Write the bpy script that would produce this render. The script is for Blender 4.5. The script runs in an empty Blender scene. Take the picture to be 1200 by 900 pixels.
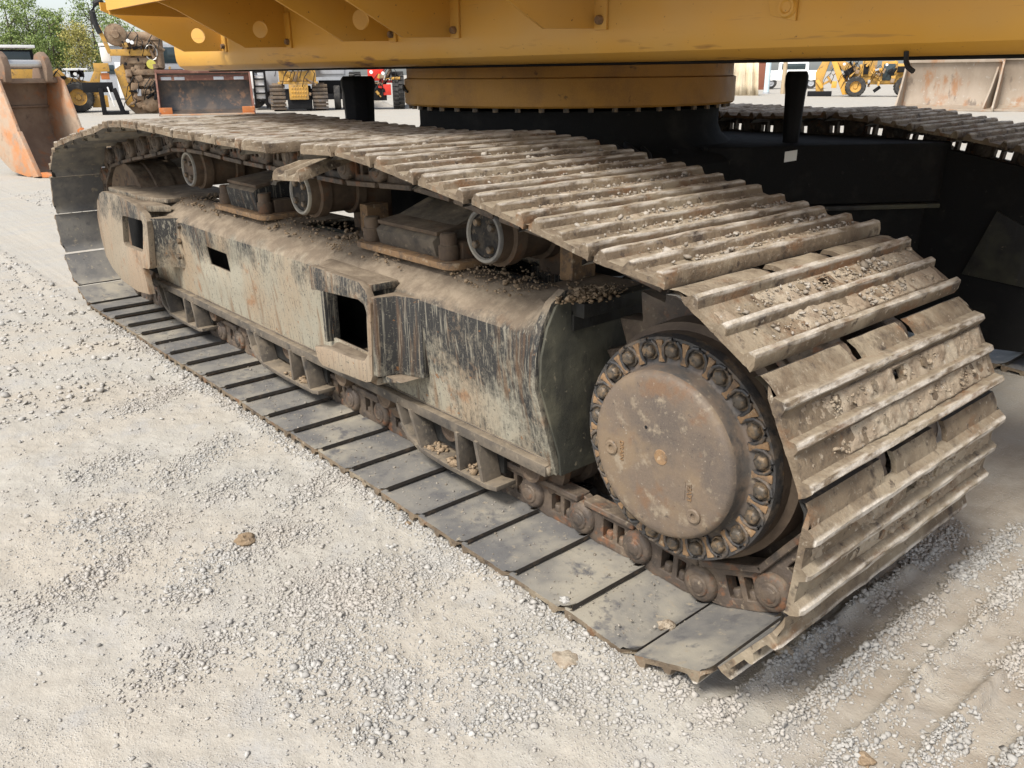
import bpy, bmesh, math, random
import numpy as np
from mathutils import Vector, Matrix
R = math.radians
random.seed(7); rng = np.random.default_rng(11)
S = bpy.context.scene
COL = S.collection

# ------------------------------------------------------------------ camera, sky, sun, exposure
CAM = Vector((5.126, -1.26, 1.308))
yaw, pit, rol = R(139.22), R(-20.44), R(-0.53)
fw = Vector((math.cos(pit)*math.cos(yaw), math.cos(pit)*math.sin(yaw), math.sin(pit)))
rt = Vector((math.sin(yaw), -math.cos(yaw), 0)); up = rt.cross(fw)
r2 = rt*math.cos(rol) + up*math.sin(rol); u2 = up*math.cos(rol) - rt*math.sin(rol)
cd = bpy.data.cameras.new('camera'); cam = bpy.data.objects.new('camera', cd); COL.objects.link(cam)
cd.sensor_width = 36; cd.lens = 977.8/1200*36; cd.clip_start = .05; cd.clip_end = 3000
cam.matrix_world = Matrix(((r2.x, u2.x, -fw.x, CAM.x), (r2.y, u2.y, -fw.y, CAM.y), (r2.z, u2.z, -fw.z, CAM.z), (0, 0, 0, 1)))
S.camera = cam

SUN_DIR = Vector((0.12, -0.60, 0.79)).normalized()
W = bpy.data.worlds.new('World'); S.world = W; W.use_nodes = True
wn = W.node_tree; wn.nodes.clear()
sky = wn.nodes.new('ShaderNodeTexSky'); sky.sky_type = 'NISHITA'; sky.sun_disc = False
sky.sun_elevation = math.asin(SUN_DIR.z); sky.sun_rotation = math.atan2(SUN_DIR.x, SUN_DIR.y)
sky.air_density = 1.0; sky.dust_density = 2.2; sky.ozone_density = 1.0
bg = wn.nodes.new('ShaderNodeBackground'); bg.inputs[1].default_value = 0.135
wo = wn.nodes.new('ShaderNodeOutputWorld')
hz = wn.nodes.new('ShaderNodeHueSaturation'); hz.inputs['Saturation'].default_value = .5      # thin white haze over the whole sky
wn.links.new(sky.outputs[0], hz.inputs['Color']); wn.links.new(hz.outputs[0], bg.inputs[0]); wn.links.new(bg.outputs[0], wo.inputs[0])
sl = bpy.data.lights.new('sun', 'SUN'); sl.energy = 2.5; sl.angle = R(15); sl.color = (1.0, .95, .87)
so = bpy.data.objects.new('sun', sl); COL.objects.link(so)
so.rotation_euler = SUN_DIR.to_track_quat('Z', 'Y').to_euler()
S.view_settings.view_transform = 'Standard'; S.view_settings.look = 'None'
S.view_settings.gamma = 1; S.view_settings.use_curve_mapping = False
S.view_settings.exposure = 0.90
S.cycles.max_bounces = 5; S.cycles.diffuse_bounces = 3; S.cycles.glossy_bounces = 2; S.cycles.transmission_bounces = 2; S.cycles.caustics_reflective = False; S.cycles.caustics_refractive = False

# ------------------------------------------------------------------ materials
class NT:
    def __init__(s, name):
        s.m = bpy.data.materials.new(name); s.m.use_nodes = True
        s.n = s.m.node_tree.nodes; s.l = s.m.node_tree.links
        s.b = s.n['Principled BSDF']
    def new(s, t): return s.n.new(t)
    def link(s, a, b): s.l.new(a, b)
    def geo(s):
        if not hasattr(s, '_g'): s._g = s.new('ShaderNodeNewGeometry')
        return s._g
    def coords(s, stretch=None, obj=False):
        if obj:
            t = s.new('ShaderNodeTexCoord'); o = t.outputs['Object']
        else: o = s.geo().outputs['Position']
        if stretch:
            mp = s.new('ShaderNodeMapping'); mp.inputs['Scale'].default_value = stretch
            s.link(o, mp.inputs['Vector']); o = mp.outputs['Vector']
        return o
    def noise(s, scale, detail=6, rough=.6, stretch=None, obj=False, dist=0):
        n = s.new('ShaderNodeTexNoise'); n.inputs['Scale'].default_value = scale
        n.inputs['Detail'].default_value = detail; n.inputs['Roughness'].default_value = rough
        n.inputs['Distortion'].default_value = dist
        s.link(s.coords(stretch, obj), n.inputs['Vector']); return n.outputs['Fac']
    def ramp(s, v, lo, hi):
        r = s.new('ShaderNodeMapRange'); r.inputs[1].default_value = lo; r.inputs[2].default_value = hi
        r.clamp = True; s.link(v, r.inputs[0]); return r.outputs[0]
    def math(s, op, a, b):
        m = s.new('ShaderNodeMath'); m.operation = op
        for i, x in enumerate((a, b)):
            if isinstance(x, (int, float)): m.inputs[i].default_value = x
            else: s.link(x, m.inputs[i])
        return m.outputs[0]
    def mix(s, fac, a, b):
        m = s.new('ShaderNodeMix'); m.data_type = 'RGBA'
        if isinstance(fac, (int, float)): m.inputs[0].default_value = fac
        else: s.link(fac, m.inputs[0])
        for i, x in ((6, a), (7, b)):
            if isinstance(x, tuple): m.inputs[i].default_value = (*x, 1)
            else: s.link(x, m.inputs[i])
        return m.outputs[2]
    def upness(s):
        x = s.new('ShaderNodeSeparateXYZ'); s.link(s.geo().outputs['Normal'], x.inputs[0]); return x.outputs[2]
    def bump(s, h, strength, dist=.01):
        b = s.new('ShaderNodeBump'); b.inputs['Strength'].default_value = strength; b.inputs['Distance'].default_value = dist
        s.link(h, b.inputs['Height']); s.link(b.outputs[0], s.b.inputs['Normal'])

def dirty(name, base, layers=(), upl=None, rough=.8, metal=0, bump=.4, bscale=60, bdist=.004, tip=None, spec=.3, gain=1):
    """base colour, noise layers (colour, scale, lo, hi[, stretch]), settled dust on faces that look up (colour, lo, hi, scale)"""
    k_ = lambda c: tuple(x*gain for x in c)
    base = k_(base); layers = [(k_(L[0]),)+tuple(L[1:]) for L in layers]
    if upl: upl = (k_(upl[0]),)+tuple(upl[1:])
    t = NT(name); c = base
    for L in layers:
        st = L[4] if len(L) > 4 else None
        c = t.mix(t.ramp(t.noise(L[1], 4, .65, st), L[2], L[3]), c, L[0])
    if tip:
        x = t.new('ShaderNodeSeparateXYZ'); t.link(t.coords(None, True), x.inputs[0])
        f = t.math('MULTIPLY', t.ramp(x.outputs[2], tip[1], tip[2]), t.ramp(t.noise(60, 5, .6, (1, .22, 1)), .38, .60))
        c = t.mix(f, c, tip[0])
    if upl:
        f = t.math('ADD', t.upness(), t.math('MULTIPLY', t.math('SUBTRACT', t.noise(upl[3], 5, .7), .5), 2.2))
        c = t.mix(t.ramp(f, upl[1], upl[2]), c, upl[0])
    fine = t.ramp(t.noise(230, 2, .7), .25, .75)
    c = t.mix(t.math('MULTIPLY', fine, .28), c, tuple(min(1, x*1.7+.01) for x in base))
    t.link(c, t.b.inputs['Base Color'])
    rr = t.new('ShaderNodeMapRange'); rr.inputs[3].default_value = max(.1, rough-.15); rr.inputs[4].default_value = min(1, rough+.12)
    t.link(t.noise(18, 2, .6), rr.inputs[0]); t.link(rr.outputs[0], t.b.inputs['Roughness'])
    t.b.inputs['Metallic'].default_value = metal; t.b.inputs['Specular IOR Level'].default_value = spec
    if bump: t.bump(t.noise(bscale, 4, .7), bump, bdist)
    return t.m

TAN = (.36, .275, .185); LTAN = (.47, .40, .30); RUST = (.21, .105, .05); DKB = (.075, .055, .042)
M = {}
M['shoe'] = dirty('muddy_shoe_steel', (.110, .082, .055), [((.185, .142, .095), 7, .42, .58), ((.28, .235, .168), 3.0, .50, .64), ((.155, .082, .040), 12, .54, .66, (1, .45, 1)), ((.040, .030, .024), 11, .57, .67), ((.33, .285, .22), 60, .60, .70), ((.06, .045, .035), 34, .60, .68)],
                  upl=((.285, .242, .175), .66, 1.30, 19), rough=.85, bump=.8, bscale=80, bdist=.005, tip=((.52, .48, .42), .0885, .093))
M['shoe_in'] = dirty('worn_shoe_inside', (.115, .112, .108), [((.19, .178, .155), 6, .42, .62), ((.31, .28, .22), 2.2, .48, .62), ((.095, .092, .092), 14, .56, .68), ((.30, .255, .185), 33, .60, .70), ((.04, .038, .038), 55, .66, .72)],
                     rough=.55, bump=.4, bscale=90, bdist=.003, spec=.4)
M['lip'] = dirty('greasy_shoe_edge', (.035, .03, .026), [((.13, .095, .065), 20, .55, .7)], rough=.7, bump=.4)
M['link'] = dirty('greasy_rusty_link', (.075, .057, .044), [((.155, .115, .08), 11, .44, .62), ((.19, .085, .04), 19, .56, .66), ((.028, .025, .023), 8, .54, .66), ((.27, .215, .15), 40, .60, .70)],
                  upl=((.27, .21, .145), .75, 1.6, 18), rough=.62, bump=.7, bscale=80, spec=.4, gain=.9)
M['guard'] = dirty('dusty_guard_steel', (.085, .073, .06), [((.19, .155, .115), 7, .42, .62), ((.05, .046, .042), 12, .55, .68), ((.30, .25, .18), 30, .60, .72)], upl=((.32, .255, .175), .6, 1.4, 16), rough=.75, bump=.5, gain=.8)
M['roller'] = dirty('brown_roller_steel', (.085, .06, .042), [((.17, .12, .078), 6, .42, .62), ((.16, .08, .04), 15, .56, .68), ((.045, .034, .027), 11, .57, .7)], upl=((.28, .22, .15), .6, 1.5, 12), rough=.8, bump=.5, gain=.85)
M['cover'] = dirty('rusty_cover', (.155, .118, .088), [((.215, .155, .098), 6.0, .47, .60), ((.105, .086, .072), 4.2, .48, .60), ((.18, .105, .06), 9, .58, .68), ((.30, .245, .175), 22, .57, .68), ((.12, .115, .115), 3.1, .57, .68), ((.065, .05, .042), 60, .62, .70), ((.36, .31, .24), 120, .64, .72)],
                   rough=.6, bump=.5, bscale=120, bdist=.002, spec=.35, gain=.82)
M['pocket'] = dirty('oily_ring_metal', (.036, .034, .033), [((.125, .095, .068), 20, .47, .60), ((.20, .12, .06), 40, .58, .68)], rough=.45, bump=.7, bscale=70, spec=.5)
M['rimsteel'] = dirty('dark_cover_rim', (.075, .068, .062), [((.15, .11, .08), 8, .46, .62), ((.035, .034, .034), 14, .54, .66), ((.22, .18, .13), 45, .6, .7)], rough=.55, bump=.4, spec=.4)
M['cap'] = dirty('greasy_roller_cap', (.022, .021, .020), [((.07, .058, .045), 18, .50, .66), ((.16, .12, .08), 40, .60, .70)], rough=.8, bump=.5, spec=.12)
M['divider'] = dirty('rust_divider', (.21, .13, .068), [((.085, .065, .05), 26, .48, .62), ((.36, .29, .2), 45, .58, .70)], rough=.75, bump=.6)
M['bolt'] = dirty('oily_bolt', (.085, .072, .058), [((.21, .145, .085), 50, .46, .60), ((.02, .02, .02), 90, .56, .66)], rough=.5, metal=.35, bump=.6, bscale=140, bdist=.002)
M['drum'] = dirty('dark_brown_drum', (.085, .062, .045), [((.17, .125, .085), 8, .44, .68), ((.035, .03, .027), 6, .55, .72)], rough=.7, bump=.4)
M['frame'] = None
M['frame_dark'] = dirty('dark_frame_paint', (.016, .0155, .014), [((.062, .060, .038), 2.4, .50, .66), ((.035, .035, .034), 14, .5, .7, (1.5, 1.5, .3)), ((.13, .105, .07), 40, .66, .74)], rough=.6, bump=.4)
M['endplate'] = dirty('olive_dusty_plate', (.042, .042, .034), [((.13, .122, .086), 3.0, .44, .62), ((.03, .03, .028), 9, .55, .68, (1, 1, .4)), ((.20, .175, .125), 36, .62, .70)], rough=.65, bump=.4)
def frame_paint(name, dust_bias, tan=(.285, .225, .155), pale=(.28, .258, .20)):
    # black paint under a skin of pale dust, rubbed and scratched through in fine upright lines
    t = NT(name)
    scr = t.noise(120, 3, .6, (1, 1, .05)); sp = t.noise(60, 5, .75, (1, 1, .75)); big = t.noise(2.3, 3, .55); mid = t.noise(9, 4, .65, (1, 1, .7))
    dm = t.math('ADD', t.math('MULTIPLY', big, .85), t.math('ADD', t.math('MULTIPLY', mid, .55), t.math('MULTIPLY', sp, .60)))
    zz = t.new('ShaderNodeSeparateXYZ'); t.link(t.geo().outputs['Position'], zz.inputs[0])
    dm = t.math('ADD', dm, t.math('MULTIPLY', t.ramp(zz.outputs[2], .60, .38), .26)); dm = t.math('ADD', dm, t.math('MULTIPLY', t.ramp(zz.outputs[0], 2.55, 2.2), .09))   # mud thrown up from below
    dust = t.ramp(dm, .97-dust_bias, 1.20-dust_bias)
    black = t.mix(t.ramp(scr, .54, .64), (.033, .032, .031), (.19, .175, .14))
    black = t.mix(t.ramp(t.noise(150, 4, .7), .58, .68), black, (.16, .145, .115))
    dcol = t.mix(t.ramp(t.noise(3.6, 6, .6, (1, 1, .5)), .42, .60), pale, tan)
    dcol = t.mix(t.ramp(t.noise(6.5, 7, .65), .58, .68), dcol, (.25, .145, .08))
    dcol = t.mix(t.math('MULTIPLY', t.ramp(scr, .43, .36), .5), dcol, (.11, .095, .075))
    runs = t.math('MULTIPLY', t.ramp(t.noise(16, 3, .6, (1, 1, .07)), .57, .66), .55)
    dcol = t.mix(t.ramp(t.noise(85, 3, .75), .60, .67), dcol, (.07, .065, .055))
    c = t.mix(dust, black, dcol)
    c = t.mix(runs, c, (.155, .088, .045))
    c = t.mix(t.ramp(t.noise(24, 4, .7), .66, .70), c, (.20, .10, .045))
    f = t.math('ADD', t.upness(), t.math('MULTIPLY', t.math('SUBTRACT', t.noise(11, 8, .7), .5), 1.6))
    top = t.mix(t.ramp(t.noise(14, 8, .7), .42, .62), (.145, .112, .080), (.235, .188, .135))
    c = t.mix(t.ramp(f, .28, .72), c, top)
    t.link(c, t.b.inputs['Base Color']); t.b.inputs['Roughness'].default_value = .75; t.b.inputs['Specular IOR Level'].default_value = .25
    t.bump(t.math('ADD', t.noise(110, 4, .7), t.math('MULTIPLY', dust, .6)), .5, .003); return t.m
M['frame'] = frame_paint('scratched_black_frame_paint', -.06)
M['frame_black'] = frame_paint('scratched_bare_black_paint', -.24)
M['bracket'] = frame_paint('dusty_bracket_paint', .06, (.28, .215, .15), (.27, .225, .165))
M['black'] = dirty('black_paint', (.012, .012, .012), [((.026, .025, .022), 5, .52, .75), ((.05, .046, .037), 23, .68, .78)], rough=.85, bump=.25, spec=.05)
def yellow_paint(name, scuff):
    t = NT(name); c = t.mix(t.ramp(t.noise(2.2, 3), .42, .66), (.60, .32, .048), (.56, .29, .040))
    c = t.mix(t.math('MULTIPLY', t.ramp(t.noise(1.1, 4, .6, (1, 1, 2)), .46, .72), .5), c, (.46, .33, .15))         # dust film
    c = t.mix(t.ramp(t.noise(70, 3, .6), .68, .73), c, (.16, .09, .04))                                             # chips and fly specks
    if scuff:
        zz = t.new('ShaderNodeSeparateXYZ'); t.link(t.geo().outputs['Position'], zz.inputs[0])
        f = t.math('MULTIPLY', t.ramp(zz.outputs[2], 1.415, 1.37), t.ramp(t.noise(5.5, 4, .7, (.35, 1, 2.2)), .57, .66))
        c = t.mix(f, c, (.15, .062, .030))
        c = t.mix(t.math('MULTIPLY', t.ramp(t.noise(26, 3, .7, (.12, 1, 1.5)), .66, .72), .5), c, (.30, .16, .06))
    t.link(c, t.b.inputs['Base Color']); t.b.inputs['Specular IOR Level'].default_value = .4
    rr = t.new('ShaderNodeMapRange'); rr.inputs[3].default_value = .32; rr.inputs[4].default_value = .62; t.link(t.noise(3, 3), rr.inputs[0]); t.link(rr.outputs[0], t.b.inputs['Roughness'])
    t.bump(t.noise(14, 3, .6), .12, .004); return t.m
M['yellow'] = yellow_paint('yellow_machine_paint', False); M['yellow_worn'] = yellow_paint('yellow_paint_scuffed', True)
M['yellow_shaded'] = dirty('shaded_dusty_yellow_paint', (.37, .185, .035), [((.24, .12, .035), 4, .46, .66), ((.05, .035, .02), 12, .64, .72)], rough=.55, bump=.2)  # yellow darkened in colour to paint the shade under the upper frame
M['dirt'] = dirty('packed_dirt', (.255, .205, .150), [((.33, .285, .22), 12, .44, .62), ((.16, .12, .085), 20, .54, .66), ((.40, .37, .32), 70, .62, .70)], rough=.95, bump=.7, bscale=130, bdist=.005, spec=.1)
M['clod'] = dirty('brown_clod', (.20, .145, .092), [((.29, .22, .15), 22, .45, .65), ((.12, .085, .055), 40, .55, .7)], rough=.95, bump=.9, bscale=120, spec=.1)
M['hose'] = dirty('black_rubber', (.014, .014, .014), [((.06, .055, .05), 9, .5, .8)], rough=.65, bump=.2)
M['tyre'] = dirty('dusty_tyre_rubber', (.028, .027, .026), [((.12, .11, .095), 4, .48, .8)], rough=.85, bump=.3)
M['mud'] = dirty('muddy_brown_steel', (.20, .135, .085), [((.29, .215, .145), 3.2, .45, .65), ((.08, .055, .04), 4.5, .54, .7), (RUST, 7, .6, .72)], rough=.9, bump=.6, bscale=12, bdist=.03)
M['bucket'] = dirty('rusty_bucket_steel', (.17, .115, .08), [((.25, .185, .13), 2.4, .44, .66), ((.30, .13, .055), 3.6, .56, .7), ((.085, .062, .05), 5, .58, .74)], rough=.75, bump=.3, bscale=14, bdist=.01)
M['bucket_out'] = dirty('worn_orange_bucket_paint', (.36, .27, .195), [((.44, .17, .055), 1.5, .46, .60), ((.27, .20, .15), 5, .52, .7), ((.16, .09, .055), 8, .62, .74)], rough=.75, bump=.3, bscale=14, bdist=.01)
M['orange'] = dirty('orange_rust', (.45, .15, .045), [((.33, .14, .06), 4, .48, .68), ((.40, .30, .22), 6, .6, .72)], rough=.75, bump=.2)
M['darksteel'] = dirty('dark_worn_steel', (.040, .036, .034), [((.10, .072, .052), 2.0, .44, .62), ((.20, .11, .06), 3.4, .56, .68)], rough=.5, bump=.15, spec=.5)
M['redrust'] = dirty('red_brown_paint', (.13, .058, .042), [((.27, .15, .10), 5, .5, .7)], rough=.7, bump=.2)
M['tansteel'] = dirty('tan_worn_bucket', (.235, .19, .145), [((.30, .25, .195), 1.4, .42, .62, (1, 1, .3)), ((.26, .13, .06), 2.4, .54, .66, (1, 1, .3)), ((.34, .315, .275), 7, .6, .72), ((.12, .095, .075), 3.3, .60, .70, (1, 1, .3))], rough=.65, bump=.15)
M['chrome'] = dirty('pin_steel', (.5, .49, .47), [((.25, .22, .2), 6, .55, .75)], rough=.35, metal=.6, bump=.1)
M['grey'] = dirty('grey_paint', (.33, .34, .355), [((.25, .25, .26), 2, .5, .7)], rough=.45, bump=.05)
M['white'] = dirty('white_paint', (.74, .74, .72), [((.6, .58, .54), 3, .55, .8)], rough=.4, bump=.05)
M['red'] = dirty('red_paint', (.50, .035, .022), [((.35, .03, .02), 3, .5, .7)], rough=.4, bump=.05)
M['plain_black'] = dirty('matt_black', (.009, .009, .010), [((.03, .027, .024), 4, .58, .8)], rough=.7, bump=.1, spec=.15)
M['canvas'] = dirty('beige_canvas', (.55, .47, .34), [((.45, .37, .26), 3, .5, .7)], rough=.9, bump=.2)
M['brownbox'] = dirty('brown_paint', (.17, .06, .035), [((.12, .05, .03), 2, .5, .7)], rough=.6, bump=.05)
M['wood'] = dirty('weathered_wood', (.40, .31, .20), [((.3, .23, .15), 6, .5, .7, (1, 1, .2))], rough=.85, bump=.2)
M['paleblue'] = dirty('pale_blue_plastic', (.50, .62, .68), [((.42, .52, .58), 3, .5, .7)], rough=.5, bump=.05)
M['fence'] = dirty('grey_fence', (.38, .40, .41), [((.3, .31, .31), 2, .5, .7)], rough=.7, bump=.05)
M['dullyellow'] = dirty('old_yellow_paint', (.44, .25, .055), [((.34, .20, .06), 3, .48, .64), ((.22, .16, .10), 5, .56, .68), ((.07, .05, .035), 8, .60, .70)], rough=.55, bump=.1)
def simple(name, c, rough=.2, metal=0, emit=0):
    t = NT(name); t.b.inputs['Roughness'].default_value = rough; t.b.inputs['Metallic'].default_value = metal
    t.link(t.mix(t.ramp(t.noise(5, 3), .4, .7), c, tuple(x*.8 for x in c)), t.b.inputs['Base Color']); return t.m
M['glass'] = simple('dark_glass', (.03, .045, .05), .08)
M['amber'] = simple('amber_plastic', (.75, .26, .03), .3)
M['tagyellow'] = simple('yellow_tag', (.58, .52, .10), .5)
M['sticker'] = simple('white_sticker', (.7, .7, .66), .5)
def islands(name, c1, c2, c3=None, rough=.9, sub=0):
    t = NT(name); r = t.geo().outputs['Random Per Island']
    c = t.mix(r, c1, c2)
    if c3: c = t.mix(t.ramp(t.noise(1.1 if not sub else sub, 4), .45, .62), c, c3)
    c = t.mix(t.math('MULTIPLY', t.noise(160, 4), .35), c, c1)
    t.link(c, t.b.inputs['Base Color']); t.b.inputs['Roughness'].default_value = rough; t.b.inputs['Specular IOR Level'].default_value = .15
    return t
M['stone'] = islands('gravel_stone', (.29, .28, .26), (.44, .425, .395), (.38, .35, .31), sub=2).m
M['stonedirty'] = islands('dusty_gravel_stone', (.19, .16, .125), (.40, .365, .315)).m
def ground_mat():
    t = NT('gravel_yard_ground')
    c = t.mix(t.ramp(t.noise(1.3, 4, .62), .40, .62), (.362, .332, .282), (.36, .342, .302))
    c = t.mix(t.ramp(t.noise(6, 5, .7), .52, .66), c, (.335, .322, .297))
    c = t.mix(t.ramp(t.noise(2.4, 3, .6, (1, .35, 1)), .52, .68), c, (.38, .343, .285))
    xy = t.new('ShaderNodeSeparateXYZ'); t.link(t.geo().outputs['Position'], xy.inputs[0])
    churn_shade = t.math('MULTIPLY', t.math('MULTIPLY', t.ramp(xy.outputs[0], 4.05, 4.3), t.ramp(xy.outputs[1], -.12, .18)), t.ramp(t.noise(5, 4, .65), .30, .62))
    c = t.mix(churn_shade, c, (.265, .228, .182))      # earth turned over by the grousers, with the machine's soft shade painted in
    v = t.new('ShaderNodeTexVoronoi'); v.inputs['Scale'].default_value = 150; t.link(t.coords(), v.inputs['Vector'])
    sp = t.math('MULTIPLY', t.ramp(v.outputs['Distance'], .42, .12), t.ramp(t.noise(7, 3, .7), .40, .62))
    sx = t.new('ShaderNodeSeparateXYZ'); t.link(v.outputs['Color'], sx.inputs[0])
    peb = t.mix(sx.outputs[0], (.24, .233, .22), (.50, .485, .455))
    c = t.mix(t.math('MULTIPLY', sp, .8), c, peb)
    c = t.mix(t.math('MULTIPLY', t.ramp(t.noise(120, 3, .75), .45, .75), .35), c, (.30, .265, .22))
    t.link(c, t.b.inputs['Base Color']); t.b.inputs['Roughness'].default_value = .95; t.b.inputs['Specular IOR Level'].default_value = .15
    h = t.math('ADD', t.math('MULTIPLY', t.noise(60, 4, .7), 1.0), t.math('MULTIPLY', sp, .5))
    t.bump(h, .6, .007)
    return t.m
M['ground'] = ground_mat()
def leafmat(name, a, b):
    t = islands(name, a, b, None, .7); t.b.inputs['Specular IOR Level'].default_value = .2; return t.m
M['leaf'] = leafmat('green_leaves', (.13, .19, .05), (.30, .36, .13))
M['leafy'] = leafmat('yellow_green_leaves', (.25, .25, .07), (.45, .38, .13))
M['bark'] = dirty('bark', (.09, .075, .06), [((.16, .14, .12), 6, .5, .7)], bump=.3)

# ------------------------------------------------------------------ mesh helpers
def tag(o, label=None, cat=None, group=None, kind=None):
    if label: o['label'] = label
    if cat: o['category'] = cat
    if group: o['group'] = group
    if kind: o['kind'] = kind
    return o
def empty(name, loc, rz=0):
    o = bpy.data.objects.new(name, None); COL.objects.link(o); o.location = loc; o.rotation_euler = (0, 0, rz); o.empty_display_size = .3
    return o
class MB:
    def __init__(s): s.v = []; s.f = []; s.mi = []
    def add(s, vs, fs, mi=0, T=None):
        b = len(s.v)
        s.v += [tuple(T @ Vector(p)) for p in vs] if T is not None else [tuple(p) for p in vs]
        s.f += [tuple(b+i for i in f) for f in fs]; s.mi += [mi]*len(fs); return s
    def box(s, c, d, rot=None, mi=0):
        x, y, z = (k/2 for k in d)
        vs = [(-x,-y,-z),(x,-y,-z),(x,y,-z),(-x,y,-z),(-x,-y,z),(x,-y,z),(x,y,z),(-x,y,z)]
        T = Matrix.Translation(c)
        if rot: T = T @ Matrix.Rotation(rot[2], 4, 'Z') @ Matrix.Rotation(rot[1], 4, 'Y') @ Matrix.Rotation(rot[0], 4, 'X')
        return s.add(vs, [(0,3,2,1),(4,5,6,7),(0,1,5,4),(1,2,6,5),(2,3,7,6),(3,0,4,7)], mi, T)
    def prism(s, poly, a, b, fn, mi=0):
        """poly = 2-D points, extruded from a to b; fn(u, v, w) gives the 3-D point"""
        n = len(poly); vs = [fn(u, v, a) for u, v in poly] + [fn(u, v, b) for u, v in poly]
        return s.add(vs, [tuple(range(n-1, -1, -1)), tuple(range(n, 2*n))] + [(i, (i+1) % n, n+(i+1) % n, n+i) for i in range(n)], mi)
    def lathe(s, prof, c, axis='y', seg=32, mi=0, cap=True):
        """prof = (radius, position along the axis)"""
        vs = []
        for r, h in prof:
            for k in range(seg):
                a = 2*math.pi*k/seg; p, q = r*math.cos(a), r*math.sin(a)
                vs.append({'y': (c[0]+p, c[1]+h, c[2]+q), 'x': (c[0]+h, c[1]+p, c[2]+q), 'z': (c[0]+p, c[1]+q, c[2]+h)}[axis])
        fs = [(i*seg+k, i*seg+(k+1) % seg, (i+1)*seg+(k+1) % seg, (i+1)*seg+k) for i in range(len(prof)-1) for k in range(seg)]
        if cap: fs += [tuple(range(seg-1, -1, -1)), tuple((len(prof)-1)*seg+k for k in range(seg))]
        return s.add(vs, fs, mi)
    def tube(s, pts, r, seg=8, mi=0):
        pts = [Vector(p) for p in pts]; vs = []; n = len(pts)
        rs = r if isinstance(r, (list, tuple)) else [r]*n
        for i, p in enumerate(pts):
            t = (pts[min(i+1, n-1)] - pts[max(i-1, 0)]).normalized()
            a = t.cross(Vector((0, 0, 1)) if abs(t.z) < .9 else Vector((1, 0, 0))).normalized(); b = t.cross(a)
            for k in range(seg):
                w = 2*math.pi*k/seg; vs.append(p + (a*math.cos(w) + b*math.sin(w))*rs[i])
        fs = [(i*seg+k, i*seg+(k+1) % seg, (i+1)*seg+(k+1) % seg, (i+1)*seg+k) for i in range(n-1) for k in range(seg)]
        fs += [tuple(range(seg-1, -1, -1)), tuple((n-1)*seg+k for k in range(seg))]
        return s.add(vs, fs, mi)
    def plate(s, outer, inner, a, b, fn, mi=0, n=56):
        """flat plate with a hole, both outlines seen from the hole's middle; fn(u, v, w)"""
        cx = sum(p[0] for p in inner)/len(inner); cy = sum(p[1] for p in inner)/len(inner)
        angs = [2*math.pi*k/n for k in range(n)] + [math.atan2(p[1]-cy, p[0]-cx) % (2*math.pi) for p in list(outer)+list(inner)]
        angs = sorted(set(round(x, 5) for x in angs))
        def hit(poly, t):
            dx, dy = math.cos(t), math.sin(t); best = None
            for i in range(len(poly)):
                x1, y1 = poly[i][0]-cx, poly[i][1]-cy; x2, y2 = poly[(i+1) % len(poly)][0]-cx, poly[(i+1) % len(poly)][1]-cy
                ex, ey = x2-x1, y2-y1; den = dx*ey - dy*ex
                if abs(den) < 1e-12: continue
                d = (x1*ey - y1*ex)/den; k = (x1*dy - y1*dx)/den
                if d > 0 and -1e-6 <= k <= 1+1e-6 and (best is None or d > best): best = d
            return (cx+dx*best, cy+dy*best)
        O = [hit(outer, t) for t in angs]; I = [hit(inner, t) for t in angs]; k = len(angs)
        vs = [fn(*p, a) for p in O] + [fn(*p, a) for p in I] + [fn(*p, b) for p in O] + [fn(*p, b) for p in I]
        fs = []
        for i in range(k):
            j = (i+1) % k
            fs += [(i, j, k+j, k+i), (2*k+i, 3*k+i, 3*k+j, 2*k+j), (i, 2*k+i, 2*k+j, j), (k+i, k+j, 3*k+j, 3*k+i)]
        return s.add(vs, fs, mi)
    def build(s, name, mats, parent=None, inv=None, bevel=0, seg=2, sharp=35, wobble=0):
        me = bpy.data.meshes.new(name); me.from_pydata(s.v, [], s.f)
        if not isinstance(mats, (list, tuple)): mats = [mats]
        for m in mats: me.materials.append(M[m])
        if len(mats) > 1: me.polygons.foreach_set('material_index', s.mi)
        bm = bmesh.new(); bm.from_mesh(me)
        bmesh.ops.recalc_face_normals(bm, faces=bm.faces)
        if bevel:
            es = [e for e in bm.edges if len(e.link_faces) == 2 and e.calc_face_angle(0) > R(32)]
            bmesh.ops.bevel(bm, geom=es, offset=bevel, segments=seg, profile=.6, affect='EDGES', clamp_overlap=True)
        if wobble:
            for v in bm.verts: v.co += Vector((random.uniform(-1, 1), random.uniform(-1, 1), random.uniform(-1, 1)))*wobble
        bm.to_mesh(me); bm.free()
        me.polygons.foreach_set('use_smooth', [True]*len(me.polygons)); me.set_sharp_from_angle(angle=R(sharp))
        return put(name, me, parent, inv)
def put(name, me, parent=None, inv=None):
    o = bpy.data.objects.new(name, me); COL.objects.link(o)
    if parent is not None:
        o.parent = parent
        if inv is not None: o.matrix_parent_inverse = inv
    return o
def rrect(x0, x1, y0, y1, r, n=5):
    pts = []
    for cx, cy, a0 in ((x1-r, y1-r, 0), (x0+r, y1-r, 90), (x0+r, y0+r, 180), (x1-r, y0+r, 270)):
        for k in range(n+1):
            a = R(a0+90*k/n); pts.append((cx+r*math.cos(a), cy+r*math.sin(a)))
    return pts
def circ(cx, cy, r, n=20): return [(cx+r*math.cos(2*math.pi*k/n), cy+r*math.sin(2*math.pi*k/n)) for k in range(n)]
XZ = lambda u, v, w: (u, w, v)      # polygon in x,z extruded along y
YZ = lambda u, v, w: (w, u, v)      # polygon in y,z extruded along x
XY = lambda u, v, w: (u, v, w)

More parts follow.
